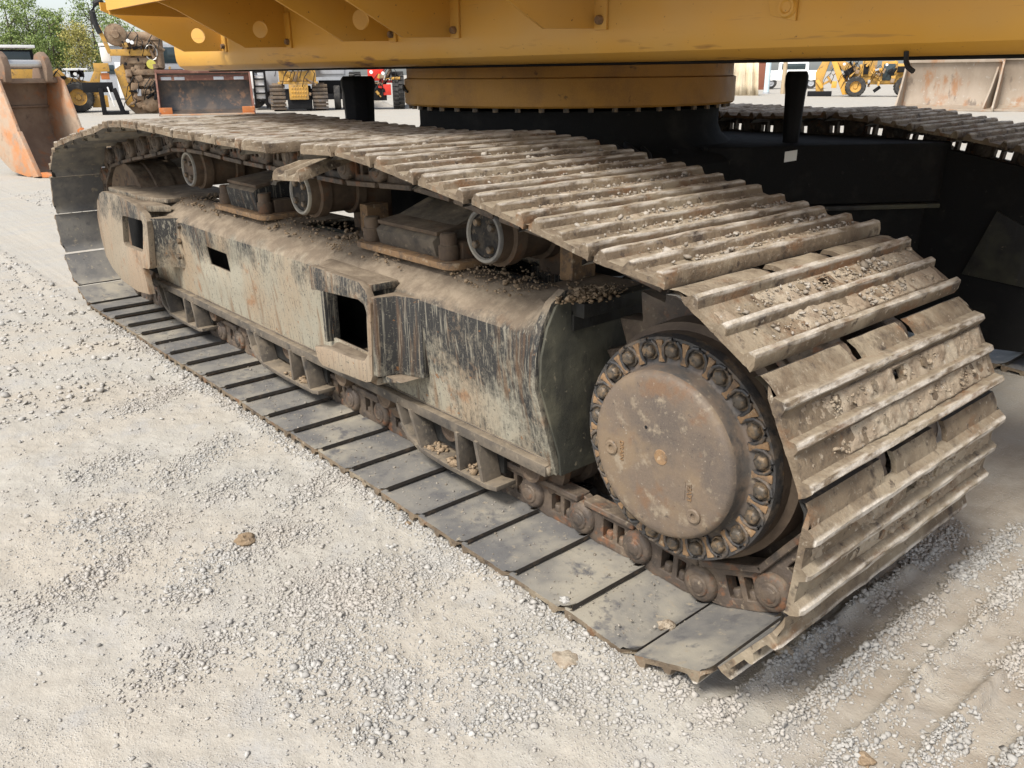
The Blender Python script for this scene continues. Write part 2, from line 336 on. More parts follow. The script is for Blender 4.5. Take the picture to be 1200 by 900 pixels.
# ------------------------------------------------------------------ value noise for the ground's height
TAB = rng.random((256, 256))
def vn(x, y):
    xi = np.floor(x).astype(int); yi = np.floor(y).astype(int); fx = x-xi; fy = y-yi
    fx = fx*fx*(3-2*fx); fy = fy*fy*(3-2*fy); a = xi & 255; b = yi & 255; a1 = (a+1) & 255; b1 = (b+1) & 255
    return (TAB[a, b]*(1-fx)+TAB[a1, b]*fx)*(1-fy) + (TAB[a, b1]*(1-fx)+TAB[a1, b1]*fx)*fy
def sstep(a, b, x):
    t = np.clip((x-a)/(b-a), 0, 1); return t*t*(3-2*t)
def H(x, y):
    x = np.asarray(x, float); y = np.asarray(y, float)
    h = -.002 + .016*(vn(x*1.3+9, y*1.3+3)-.5) + .010*(vn(x*4.1, y*4.1)-.5) + .007*(vn(x*11+5, y*11)-.5) + .005*(vn(x*27, y*27+8)-.5) + .004*(vn(x*47, y*47)-.5) + .0025*(vn(x*80+3, y*80)-.5)
    far = np.maximum(np.abs(x-3), np.abs(y))
    h = h*(1+.8*sstep(8, 40, far))
    # grouser prints behind the track: crumbled ridges across it
    m = sstep(4.16, 4.24, x)*sstep(7, 6, x)*sstep(-.05, .05, y + .05*(vn(x*6, y*0+2)-.5))*sstep(.98, .86, y)
    ph = (x + .02*(vn(y*5, x*2)-.5) - 4.205)/.118
    rid = np.maximum(0, np.cos(2*math.pi*ph))**3.2
    h = h + m*(.034*rid*(.5+.6*vn(x*12, y*12)) + .022*(vn(x*30, y*30)-.5)*rid + .014*(vn(x*66, y*66)-.5)*rid - .006)
    h = h + .020*np.exp(-((x-4.22)/.16)**2)*np.exp(-((y-.0)/.10)**2) + .010*np.exp(-((y+.03)/.05)**2)*sstep(4.2, 4.0, x)*vn(x*7, y*3)
    # faint tyre lines along the lot
    q = (y + .62*(x-3.5) + .25)
    ty = np.exp(-((q-.0)/.16)**2)*(.5+.5*np.cos(q*2*math.pi/.05))
    h = h - .0035*ty*sstep(2.4, 3.0, x)*sstep(.2, 0, y)
    return h

# ------------------------------------------------------------------ ground: one sheet, fine near the camera
def graded(lo, a, b, hi, step, g=1.13):
    mid = list(np.arange(a, b, step)); s = step; x = a; L = []
    while x > lo: s *= g; x -= s; L.append(x)
    s = step; x = mid[-1]; Rr = []
    while x < hi: s *= g; x += s; Rr.append(x)
    return np.array(L[::-1]+mid+Rr)
gx = graded(-900, 1.6, 5.1, 500, .0125); gy = graded(-500, -1.25, 1.0, 900, .0125)
X, Y = np.meshgrid(gx, gy, indexing='ij'); Z = H(X, Y)
nx, ny = X.shape
me = bpy.data.meshes.new('ground'); me.vertices.add(nx*ny)
me.vertices.foreach_set('co', np.stack([X, Y, Z], -1).ravel())
i = (np.arange(nx-1)[:, None]*ny + np.arange(ny-1)[None, :]).ravel()
q = np.stack([i, i+ny, i+ny+1, i+1], -1)
me.loops.add(q.size); me.polygons.add(len(q)); me.loops.foreach_set('vertex_index', q.ravel())
me.polygons.foreach_set('loop_start', np.arange(len(q))*4); me.polygons.foreach_set('use_smooth', np.ones(len(q), bool))
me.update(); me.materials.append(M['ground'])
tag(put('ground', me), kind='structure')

# ------------------------------------------------------------------ scatter of stones (uncountable: one object)
def ico():
    bm = bmesh.new(); bmesh.ops.create_icosphere(bm, subdivisions=1, radius=1); bm.verts.ensure_lookup_table()
    v = np.array([x.co[:] for x in bm.verts]); f = np.array([[q.index for q in p.verts] for p in bm.faces]); bm.free(); return v, f
# 12-vertex stones (20 triangles)
V0, F0 = ico()
def scatter(name, pos, size, mat, flat=.65, label=None, cat=None, sink=.25):
    n = len(pos); nv = len(V0)
    v = (V0[None]*(1+rng.uniform(-.3, .25, (n, nv, 1)))+rng.uniform(-.36, .36, (n, nv, 3)))*np.stack([np.ones(n), rng.uniform(.6, 1, n), rng.uniform(flat-.2, flat+.15, n)], -1)[:, None, :]
    a = rng.uniform(0, 6.28, n); t = rng.normal(0, .3, n)
    ca, sa, ct, st = np.cos(a), np.sin(a), np.cos(t), np.sin(t)
    x = v[..., 0]*ct[:, None] - v[..., 2]*st[:, None]; z = v[..., 0]*st[:, None] + v[..., 2]*ct[:, None]; y = v[..., 1]
    w = np.stack([x*ca[:, None]-y*sa[:, None], x*sa[:, None]+y*ca[:, None], z], -1)*size[:, None, None]
    w += pos[:, None, :]; w[..., 2] += (size*(flat-sink))[:, None]
    f = (F0[None] + (np.arange(n)*nv)[:, None, None]).reshape(-1, 3)
    me = bpy.data.meshes.new(name); me.vertices.add(n*nv); me.vertices.foreach_set('co', w.ravel())
    me.loops.add(f.size); me.polygons.add(len(f)); me.loops.foreach_set('vertex_index', f.ravel())
    me.polygons.foreach_set('loop_start', np.arange(len(f))*3); me.update(); me.materials.append(M[mat])
    return tag(put(name, me), label, cat, kind='stuff')

STREAKS = [[2.912,-1.028,2.897,-.932],[2.877,-.895,2.791,-.733],[2.648,-.712,2.656,-.586],[2.504,-.796,2.49,-.69],[3.073,-.734,3.111,-.633],[2.598,-.397,2.575,-.236],[2.986,-.582,2.997,-.432],[2.98,-.451,3.009,-.27],[3.287,-.494,3.286,-.312],[3.488,-.537,3.424,-.34],[3.575,-.583,3.594,-.467],[3.686,-.609,3.689,-.454],[3.873,-.591,3.791,-.427],[3.385,-.864,3.35,-.642],[3.895,-.31,3.856,-.172],[3.82,-.113,3.841,.0],[3.482,-.216,3.458,-.053],[3.354,-.298,3.361,-.162],[2.823,-.233,2.773,-.03],[3.999,-.394,4.077,-.105],[4.012,-.178,4.241,-.12],[2.175,-.68,2.112,-.547],[2.375,-.458,2.217,-.207],[1.617,-.36,1.479,-.055],[3.42,-.42,3.50,-.30],[3.36,-.50,3.46,-.36]]
P3 = []; SZ = []
for s in STREAKS:
    L = math.hypot(s[2]-s[0], s[3]-s[1]); n = int(680*max(L, .12)/.18)
    t = rng.uniform(-.15, 1.15, n); wd = .030+.030*rng.random()
    x = s[0]+(s[2]-s[0])*t + rng.normal(0, wd, n); y = s[1]+(s[3]-s[1])*t + rng.normal(0, wd, n)
    P3.append(np.stack([x, y], -1)); SZ.append(np.clip(rng.lognormal(-5.85, .50, n), .0014, .011))
for s in STREAKS:
    n = 750; t = rng.uniform(-.4, 1.4, n)
    P3.append(np.stack([s[0]+(s[2]-s[0])*t + rng.normal(0, .085, n), s[1]+(s[3]-s[1])*t + rng.normal(0, .085, n)], -1)); SZ.append(np.clip(rng.lognormal(-6.25, .45, n), .001, .008))
n = 5200; x = rng.uniform(.2, 4.25, n); y = rng.normal(-.018, .022, n); P3.append(np.stack([x, y], -1)); SZ.append(np.clip(rng.lognormal(-5.8, .5, n), .0014, .011))
n = 700; x = rng.uniform(1.2, 4.9, n); y = rng.uniform(-1.2, 0, n); P3.append(np.stack([x, y], -1)); SZ.append(np.clip(rng.lognormal(-5.35, .35, n), .003, .010))
n = 170000
x = rng.uniform(.2, 5.0, n); y = rng.uniform(-1.35, 1.1, n)
keep = rng.random(n) < np.clip((vn(x*3.2+4, y*3.2)-.36)*2.2, .05, 1)*np.clip((vn(x*9, y*9+31)-.30)*2.2, .05, 1)
keep &= ~((y > .03) & (y < .84) & (x < 4.1))
P3.append(np.stack([x, y], -1)[keep]); SZ.append(np.clip(rng.lognormal(-6.6, .40, keep.sum()), .0009, .006))
n = 14000; x = -8*rng.random(n)**1.2+1.5; y = rng.uniform(-1.6, 1.6, n)*(1+.2*np.abs(x))
keep = ~((y > .0) & (y < .88) & (x > -.8)); P3.append(np.stack([x, y], -1)[keep]); SZ.append(np.clip(rng.lognormal(-5.1, .5, keep.sum()), .003, .02))
x = np.concatenate([4.205+.118*k+rng.normal(0, .021, 3400) for k in range(7)]); y = rng.uniform(-.03, 1.3, len(x)); kp = vn(x*9, y*7) > .36
P3.append(np.stack([x, y], -1)[kp]); SZ.append(np.clip(rng.lognormal(-5.75, .5, kp.sum()), .0015, .010))
n = 22000; x = rng.uniform(4.1, 5.0, n); y = rng.uniform(-.1, 1.4, n); kp = (vn(x*6+7, y*6) > .34) & (np.cos(2*math.pi*(x-4.205)/.118) > .25)
P3.append(np.stack([x, y], -1)[kp]); SZ.append(np.clip(rng.lognormal(-6.0, .55, kp.sum()), .0012, .010))
n = 90; x = rng.uniform(1.5, 4.8, n); y = rng.uniform(-1.2, -.02, n); P3.append(np.stack([x, y], -1)); SZ.append(rng.uniform(.006, .011, n))
P3 = np.concatenate(P3); SZ = np.concatenate(SZ); ok = ~((P3[:, 1] > .03) & (P3[:, 1] < .84) & (P3[:, 0] < 4.08)); P3, SZ = P3[ok], SZ[ok]
scatter('gravel', np.column_stack([P3, H(P3[:, 0], P3[:, 1])]), SZ, 'stone', sink=.36, label='loose pale grey gravel strewn over the dusty yard', cat='gravel')
# a few large clods that can be told apart
def clod(name, c, r, mat, label, sq=.55):
    bm = bmesh.new(); bmesh.ops.create_icosphere(bm, subdivisions=3, radius=1)
    o1 = random.uniform(0, 90)
    for v in bm.verts:
        p = v.co; k = 1+.7*(float(vn(np.array(p.x*1.6+o1), np.array(p.y*1.6+p.z*1.3+o1)))-.5)+.35*(float(vn(np.array(p.x*4+o1), np.array(p.y*4+p.z*4)))-.5)
        v.co = Vector((p.x*k*r, p.y*k*r, p.z*k*r*sq))
    me = bpy.data.meshes.new(name); bm.to_mesh(me); bm.free(); me.materials.append(M[mat])
    o = put(name, me); o.location = (c[0], c[1], (H(c[0], c[1]) if len(c) < 3 else c[2]) + r*sq*.35); return tag(o, label, 'dirt clod')
clod('dirt_clod', (3.971, -.10), .030, 'dirt', 'flat tan dirt clod on gravel left of the nearest track shoe', .35)
clod('dirt_clod', (2.958, -.446), .030, 'clod', 'brown dirt clod among the pale gravel in the left foreground')
clod('dirt_clod', (4.588, .147), .019, 'clod', 'small dark brown clod at the bottom right corner')
clod('dirt_clod', (3.189, -.02), .011, 'clod', 'tiny rusty lump beside the edge of the track bottom')
clod('dirt_clod', (4.30, .30), .026, 'dirt', 'tan clod lying by the corner of the raised track shoe', .6)
clod('stone', (3.83, .03, .03), .014, 'stone', 'small pale stone sitting on the outer edge of a track shoe')['category'] = 'stone'
clod('stone', (4.075, .14, .028), .021, 'dirt', 'tan stone wedged in the gap before the last track shoe', .7)['category'] = 'stone'

# ================================================================== THE EXCAVATOR
SHW = .865; PITCH = .216; CY = SHW/2
EX = empty('excavator', (2.0, 1.82, 0)); EI = Matrix.Translation((-2.0, -1.82, 0))
tag(EX, 'large yellow crawler excavator with muddy steel tracks and dirty black track frame', 'excavator')

# ---- chain path (pin line), clockwise seen from the camera's side
SPR = (4.012, .466, .398); IDL = (-.17, .493, .398)
top = [(.115,.933),(.318,.958),(.529,.986),(.758,1.022),(.96,1.029),(1.16,1.028),(1.33,1.022),(1.6,1.014),(1.81,1.012),(2.02,1.010),(2.23,1.005),(2.44,1.003),(2.65,1.012),(2.87,1.022),(3.09,1.004),(3.31,.972),(3.525,.946),(3.73,.911),(3.93,.872)]
pts = []
for k in range(13):
    a = R(-92-k*(180-2)/12); pts.append((IDL[0]+IDL[2]*math.cos(a), IDL[1]+IDL[2]*math.sin(a)))
pts += top
for k in range(13):
    ad = 82-k*164/12; a = R(ad); rr_ = SPR[2]-.014*float(sstep(-38, -84, np.array(ad))); pts.append((SPR[0]+rr_*math.cos(a), SPR[1]+rr_*math.sin(a)))
pts += [(x, .096) for x in (3.84, 3.6, 3.3, 2.6, 1.9, 1.2, .6, .2)]
n = len(pts); dense = []
for i in range(n):
    p0, p1, p2, p3 = (np.array(pts[(i+k) % n]) for k in (-1, 0, 1, 2))
    for t in np.linspace(0, 1, 24, endpoint=False):
        dense.append(.5*((2*p1)+(p2-p0)*t+(2*p0-5*p1+4*p2-p3)*t*t+(3*p1-p0-3*p2+p3)*t**3))
dense = np.array(dense); st = int(np.argmin(np.hypot(dense[:, 0]-3.915, dense[:, 1]-.874))); dense = np.roll(dense, -st, axis=0)
def march(p):
    out = [dense[0]]; cur = dense[0]; j = 0; m = len(dense)
    while j < m+3:
        nxt = dense[(j+1) % m]
        if np.hypot(*(nxt-cur)) >= p:
            a = dense[j % m]; lo, hi = 0., 1.
            for _ in range(30):
                md = (lo+hi)/2
                if np.hypot(*(a+(nxt-a)*md-cur)) < p: lo = md
                else: hi = md
            cur = a+(nxt-a)*hi; out.append(cur)
        else: j += 1
    return out
N = 0; best = None
for p in np.linspace(.2125, .2205, 161):
    o = march(p); k = len(o)-1
    for kk in (k-1, k):
        e = np.hypot(*(o[kk]-o[0]))
        if best is None or e < best[0]: best = (e, p, kk, o)
e, PITCH, N, pins = best; pins = [tuple(p) for p in pins[:N]]
print('chain', N, PITCH, e)

# ---- track shoe: columns along s, stations along the width; slots and lip notches are real openings
SS = [(-.140,.055,.042),(-.120,.068,.056),(-.097,.075,.063),(-.0865,.092,.063),(-.083,.097,.063),(-.073,.097,.063),(-.0695,.092,.063),(-.061,.077,.063),(-.050,.076,.063),(-.026,.076,.063),(-.015,.077,.063),(-.0085,.090,.063),(-.005,.095,.063),(.005,.095,.063),(.0085,.090,.063),(.015,.077,.063),(.062,.077,.063),(.0695,.092,.063),(.073,.097,.063),(.083,.097,.063),(.0865,.092,.063),(.093,.075,.060)]
YS = [0,.010,.06,.12,.18,.24,.288,.34,.375,.41,.455,.49,.525,.577,.63,.69,.75,.81,.855,.865]
def shoe_mesh(seed, bent=0):
    rg = random.Random(seed); v = []; nS = len(SS); nY = len(YS)
    wear = [[rg.uniform(-.0022, .0012) for _ in YS] for _ in range(3)]
    for j, y in enumerate(YS):
        for i, (s, o, n_) in enumerate(SS):
            g = 0 if 3 <= i <= 6 else 1 if 11 <= i <= 14 else 2 if 17 <= i <= 20 else -1
            if g >= 0:
                o += wear[g][j]
                if j in (0, nY-1): o = .076 + (o-.076)*.90
            yy = y
            if j in (0, nY-1): yy += (.030 if i == 0 else .022 if i == 1 else 0)*(1 if j == 0 else -1) + rg.uniform(-.0015, .0015)
            d = 0
            if bent and y < .36: d = -bent*((.36-y)/.36)**1.15
            v.append((s+rg.uniform(-.0009, .0009), yy-CY, o+d)); v.append((s, yy-CY, n_+d))
    def pres(i, j):
        if i < 0 or j < 0 or i >= nS-1 or j >= nY-1: return False
        ym = (YS[j]+YS[j+1])/2
        if i < 2 and (.288 < ym < .34 or .525 < ym < .577): return False
        if i == 8 and (.41 < ym < .455): return False
        return True
    o = lambda i, j: (j*nS+i)*2; f = []; mi = []
    for i in range(nS-1):
        for j in range(nY-1):
            if not pres(i, j): continue
            a, b, c, d = o(i, j), o(i+1, j), o(i+1, j+1), o(i, j+1)
            f.append((a, b, c, d)); mi.append(0); f.append((a+1, d+1, c+1, b+1)); mi.append(1)
            if not pres(i-1, j): f.append((a, d, d+1, a+1)); mi.append(2 if i == 0 else 0)
            if not pres(i+1, j): f.append((b, b+1, c+1, c)); mi.append(0)
            if not pres(i, j-1): f.append((a, a+1, b+1, b)); mi.append(0)
            if not pres(i, j+1): f.append((d, c, c+1, d+1)); mi.append(0)
    for bs in (-.038, .038):
        for by in (.322, .543):
            k0 = len(v)
            for zt in (.074, .0835):
                for q_ in range(6):
                    a_ = R(60*q_+rg.uniform(-8, 8)); v.append((bs+.0125*math.cos(a_), by-CY+.0125*math.sin(a_), zt))
            f.append(tuple(k0+6+q_ for q_ in range(6))); mi.append(0)
            for q_ in range(6): f.append((k0+q_, k0+(q_+1) % 6, k0+6+(q_+1) % 6, k0+6+q_)); mi.append(0)
    me = bpy.data.meshes.new('track_shoe'); me.from_pydata(v, [], f); me.materials.append(M['shoe']); me.materials.append(M['shoe_in']); me.materials.append(M['lip'])
    me.polygons.foreach_set('material_index', mi); me.polygons.foreach_set('use_smooth', [True]*len(f)); me.update()
    bm = bmesh.new(); bm.from_mesh(me); bmesh.ops.recalc_face_normals(bm, faces=bm.faces); bm.to_mesh(me); bm.free()
    me.set_sharp_from_angle(angle=R(38)); return me
SHOES = [shoe_mesh(k) for k in range(5)]; BENT = shoe_mesh(40, .085)
def dirt_mesh(seed, amt):
    rg = np.random.default_rng(seed); sx = np.linspace(-.062, .064, 34); sy = np.linspace(.03, .84, 180)
    A, B = np.meshgrid(sx, sy, indexing='ij'); o = rg.uniform(0, 200)
    h = .0725 + amt*(.010*vn(A*14+o, B*7+o) + .006*vn(A*60, B*60+o)) + .0035*(vn(A*110, B*110+o)-.5) + .0015*(vn(A*300, B*300+o)-.5)
    h -= .012*sstep(.26, .05, B)*vn(A*8+o, B*8) + .02*(np.abs(A) > .061)
    h = np.where((A > -.053) & (A < -.023) & (B > .405) & (B < .46), .060, h)
    n1, n2 = A.shape; me = bpy.data.meshes.new('packed_dirt')
    i = (np.arange(n1-1)[:, None]*n2+np.arange(n2-1)[None, :]).ravel()
    top_ = h[:-1, :-1].ravel()
    fs = np.stack([i, i+n2, i+n2+1, i+1], -1)
    hm = np.maximum.reduce([h[:-1, :-1], h[1:, :-1], h[1:, 1:], h[:-1, 1:]]).ravel(); fs = fs[hm > .0745]
    me.from_pydata(np.stack([A, B-CY, h], -1).reshape(-1, 3).tolist(), [], fs.tolist()); me.materials.append(M['dirt'])
    me.polygons.foreach_set('use_smooth', [True]*len(fs)); me.update(); return me
DIRTS = [dirt_mesh(3, .45), dirt_mesh(5, .65), dirt_mesh(8, 1.0), dirt_mesh(13, .75)]
# ---- track link (one side of the chain), seen from outside along -y
def link_mesh():
    m = MB()
    st = [(-.128,-.030,.034),(-.112,-.050,.050),(-.090,-.060,.063),(-.050,-.062,.063),(-.024,-.062,.063),(-.016,-.062,.063),(-.008,-.062,.063),(.030,-.062,.063),(.042,-.062,.063),(.060,-.062,.060),(.088,-.059,.053),(.110,-.050,.042)]
    def y0(i): return -.010 if i < 3 else -.022 if i < 8 else -.026
    vs = []; n_ = len(st)
    for i, (s, lo, hi) in enumerate(st):
        a = lo+(hi-lo)*.30; b = lo+(hi-lo)*.78
        for t in (lo, a, b, hi):
            vs.append((s, y0(i), t)); vs.append((s, .018, t))
    idx = lambda i, k: (i*4+k)*2; fs = []
    pres = lambda i, k: 0 <= i < n_-1 and 0 <= k < 3 and not (k == 1 and i in (3, 6))
    for i in range(n_-1):
        for k in range(3):
            if not pres(i, k): continue
            a, b, c, d = idx(i, k), idx(i+1, k), idx(i+1, k+1), idx(i, k+1)
            fs += [(a, b, c, d), (a+1, d+1, c+1, b+1)]
            if not pres(i-1, k): fs.append((a, d, d+1, a+1))
            if not pres(i+1, k): fs.append((b, b+1, c+1, c))
            if not pres(i, k-1): fs.append((a, a+1, b+1, b))
            if not pres(i, k+1): fs.append((d, c, c+1, d+1))
    m.add(vs, fs)
    m.box((-.002, -.012, -.056), (.186, .056, .018))                       # rail
    m.lathe([(.034, -.044), (.045, -.041), (.050, -.030), (.050, .02)], (.106, 0, .002), 'y', 20)   # pin boss
    m.lathe([(.024, -.049), (.030, -.048), (.031, -.04)], (.106, 0, .002), 'y', 18); m.lathe([(.008, -.052), (.020, -.051), (.022, -.045)], (.106, 0, .002), 'y', 16)               # pin end
    m.lathe([(.036, -.018), (.040, -.012), (.040, .018)], (-.108, 0, 0), 'y', 16)
    for sx in (-.037, .011): m.lathe([(.010, .012), (.0145, .014), (.0145, .046)], (sx, -.006, 0), 'z', 6)
    return m
lk = link_mesh().build('track_link', 'link', EX, EI, bevel=.0025, seg=1)
LINK = lk.data; bpy.data.objects.remove(lk)
LINKM = LINK.copy()
for v in LINKM.vertices: v.co.y = -v.co.y
LINKM.flip_normals()
rs = random.Random(5)
def lay_track(y0, near):
    info = []
    for k in range(N):
        a = Vector((pins[k][0], 0, pins[k][1])); b = Vector((pins[(k+1) % N][0], 0, pins[(k+1) % N][1]))
        t = (b-a).normalized(); nrm = t.cross(Vector((0, 1, 0))); mid = (a+b)/2
        T = Matrix(((t.x, 0, nrm.x, mid.x), (0, 1, 0, y0+CY), (t.z, 0, nrm.z, mid.z), (0, 0, 0, 1)))
        bent = near and nrm.z > .8 and abs(mid.x-2.62) < .11
        o = put('track_shoe', BENT if bent else SHOES[rs.randrange(5)], EX, EI)
        if near: T = T @ Matrix.Rotation(R(rs.uniform(-1.1, 1.1)), 4, 'Y') @ Matrix.Translation((0, rs.uniform(-.004, .004), 0))
        o.matrix_basis = T; info.append((k, mid, nrm, bent))
        if near and bent: o['label'] = 'track shoe with its outer end bent down'
        if nrm.z > -.35 and (nrm.x > -.5) and not bent:
            d = put('packed_dirt', DIRTS[(2 + k % 2) if mid.x > 4.05 else k % 2], o); d['kind'] = 'stuff'
        if near:
            p = put('track_link', LINK, EX, EI); p.matrix_basis = Matrix(((t.x, 0, nrm.x, mid.x), (0, 1, 0, y0+CY-.115), (t.z, 0, nrm.z, mid.z), (0, 0, 0, 1)))
            p = put('track_link', LINKM, EX, EI); p.matrix_basis = Matrix(((t.x, 0, nrm.x, mid.x), (0, 1, 0, y0+CY+.115), (t.z, 0, nrm.z, mid.z), (0, 0, 0, 1)))
        elif nrm.z > .5 or mid.x > 3.8:
            p = put('track_link', LINK, EX, EI); p.matrix_basis = Matrix(((t.x, 0, nrm.x, mid.x), (0, 1, 0, y0+CY-.115), (t.z, 0, nrm.z, mid.z), (0, 0, 0, 1)))
    return info
INFO = lay_track(0, True)
lay_track(2.8, False)
for k, mid, nrm, b in INFO:
    if mid.x > 3.7: print('ang', round(math.degrees(math.atan2(mid.z-SPR[1], mid.x-SPR[0])), 1), end=' ')
    if nrm.z < -.9 and mid.x > 3.3: print('bottom mid', round(mid.x, 3), 'lip', round(mid.x+.13, 3))

# ---- final drive: drum, ring with bolts, cover
fx, fz = SPR[0], SPR[1]
def frame_parts(): pass
m = MB(); m.lathe([(.206,.214),(.256,.214),(.266,.206),(.275,.208),(.278,.222),(.279,.262),(.296,.275),(.300,.345),(.25,.36)], (fx, 0, fz), 'y', 72)
FD = m.build('final_drive', 'drum', EX, EI)
m = MB(); m.lathe([(.2080,.2115),(.254,.2115),(.2640,.2045),(.2745,.2045),(.2775,.2120),(.2790,.2300)], (fx, 0, fz), 'y', 72, cap=False)
m.build('bolt_ring', 'pocket', FD)
m = MB(); m.lathe([(.0,.1460),(.10,.1463),(.180,.1475),(.194,.1495),(.2015,.1545),(.2055,.163)], (fx, 0, fz), 'y', 72, cap=False)
CV = m.build('cover', 'cover', FD, sharp=50)
m = MB(); m.lathe([(.2055,.163),(.2075,.172),(.2080,.203),(.214,.2085),(.226,.2125)], (fx, 0, fz), 'y', 72, cap=False); m.build('cover_rim', 'rimsteel', FD, sharp=60)
nb = 22
m = MB(); m.lathe([(0.001,-.020),(.012,-.020),(.0165,-.0165),(.0185,-.012),(.0185,0)], (0, 0, 0), 'y', 6); m.lathe([(.012,-.006),(.0225,-.005),(.0225,.002)], (0, 0, 0), 'y', 18)
b0 = m.build('bolt', 'bolt', FD, bevel=.0012, seg=1); BOLT = b0.data; bpy.data.objects.remove(b0)
m = MB(); m.prism([(-.010,.215),(.010,.215),(.0055,.235),(.006,.250),(.011,.268),(-.011,.268),(-.006,.250),(-.0055,.235)], -.0105, .002, lambda u, v, w: (u, w, v))
d0 = m.build('divider', 'divider', FD, bevel=.004, seg=2); DIVD = d0.data; bpy.data.objects.remove(d0)
m = MB(); m.tube([(-.030,-.004,-.025),(-.012,-.006,-.0275),(.008,-.007,-.0255),(.022,-.007,-.015),(.0265,-.007,0),(.022,-.007,.015),(.008,-.007,.0255),(-.012,-.006,.0275),(-.030,-.004,.025)], .0048, 8)
s0 = m.build('bolt_pocket', 'pocket', FD); SCAL = s0.data; bpy.data.objects.remove(s0)
for k in range(nb):
    a = R(94.6)+2*math.pi*k/nb
    b = put('bolt', BOLT, FD); b.location = (fx+.2435*math.cos(a), .211, fz+.2435*math.sin(a)); b.rotation_euler = (0, random.uniform(0, 1), 0)
    sc = put('bolt_pocket', SCAL, FD); sc.location = b.location; sc.rotation_euler = (0, -a, 0)
    d = put('divider', DIVD, FD); d.location = (fx, .2115, fz); d.rotation_euler = (0, -(a+math.pi/nb)+math.pi/2, 0)
for (x, z) in ((3.870,.444),(4.126,.358)):
    m = MB(); m.lathe([(.001,-.001),(.0065,-.001),(.0075,-.007),(.015,-.0085),(.0185,-.006),(.0185,0),(.021,-.0015),(.0245,-.0015),(.0255,.003)], (x, .1485, z), 'y', 24)
    m.build('drain_plug', 'cover', FD)
m = MB(); m.lathe([(.001,-.0015),(.018,-.002),(.0215,.002)], (4.022, .1465, .469), 'y', 24); m.build('centre_boss', 'divider', FD)
m = MB(); m.lathe([(.001,-.001),(.004,-.001),(.005,.002)], (3.974, .1460, .53), 'y', 10); m.build('grease_hole', 'plain_black', FD)
def lettering(txt, x, z, size, rotdeg):
    c = bpy.data.curves.new('lettering', 'FONT'); c.body = txt; c.size = size; c.extrude = .0022; c.align_x = 'CENTER'; c.align_y = 'CENTER'
    t = bpy.data.objects.new('lettering', c); COL.objects.link(t)
    dg = bpy.context.evaluated_depsgraph_get(); me = bpy.data.meshes.new_from_object(t.evaluated_get(dg)); bpy.data.objects.remove(t)
    me.materials.clear(); me.materials.append(M['divider']); o = put('lettering', me, FD)
    o.matrix_basis = Matrix.Translation((x, .1462, z)) @ Matrix.Rotation(R(-rotdeg), 4, 'Y') @ Matrix.Rotation(R(90), 4, 'X')
lettering('DRAIN', 3.902, .446, .017, -88)
lettering('LEVEL', 4.110, .412, .017, 92)
m = MB(); m.box((4.094, .1470, .412), (.006, .004, .045)); m.build('cast_mark', 'cover', FD)
# sprocket teeth between the links
m = MB(); poly = []
for k in range(23*2):
    a = 2*math.pi*k/46; poly.append((fx+(.415 if k % 2 else .352)*math.cos(a), fz+(.415 if k % 2 else .352)*math.sin(a)))
m.prism(poly, .395, .470, XZ); m.build('sprocket', 'link', EX, EI, bevel=.006)
m = MB(); m.lathe([(.27,.36),(.27,.66)], (fx, 0, fz), 'y', 40); m.build('drive_case', 'drum', EX, EI)

# ---- track frame: lofted shell with a window, bracket opening and roller slots
SEC = [(.40,.235),(.205,.235),(.203,.258),(.232,.264),(.224,.36),(.210,.47),(.200,.56),(.197,.636),(.208,.654),(.250,.681),(.310,.712),(.365,.726),(.60,.728),(.655,.70),(.66,.30),(.66,.235)]
EPY = lambda z: float(np.interp(z, [.235,.40,.521,.604,.682,.734,.758], [.229,.180,.152,.155,.176,.206,.252]))
XS = [.42,.60,.79,1.08,1.24,1.48,1.75,1.90,2.24,2.34,2.78,2.95,3.04,3.25,3.38,3.44,3.49,3.54,3.585]
vs = []; ns = len(SEC)
for x in XS:
    f = .8*float(sstep(3.40, 3.585, np.array(x)))
    for j, (y, z) in enumerate(SEC):
        if 3 < j < 11: y2 = EPY(z)+.004; z2 = z+.012*(j-3)/7; y, z = y+(y2-y)*f, z+(z2-z)*f
        vs.append((x, y, z+.0016*math.sin(x*7+j)))
fs = []
for i in range(len(XS)-1):
    for j in range(ns-1):
        xm = (XS[i]+XS[i+1])/2
        if j == 5 and 1.24 < xm < 1.48: continue
        if j in (4, 5, 6) and 2.34 < xm < 2.78: continue
        if j == 11 and (.79 < xm < 1.08 or 1.9 < xm < 2.24 or 3.04 < xm < 3.38): continue
        a = i*ns+j; fs.append((a, a+1, a+1+ns, a+ns))
m = MB(); m.add(vs, fs); TF = m.build('track_frame', 'frame', EX, EI, sharp=28)
md = TF.modifiers.new('thickness', 'SOLIDIFY'); md.thickness = .016; md.offset = -1
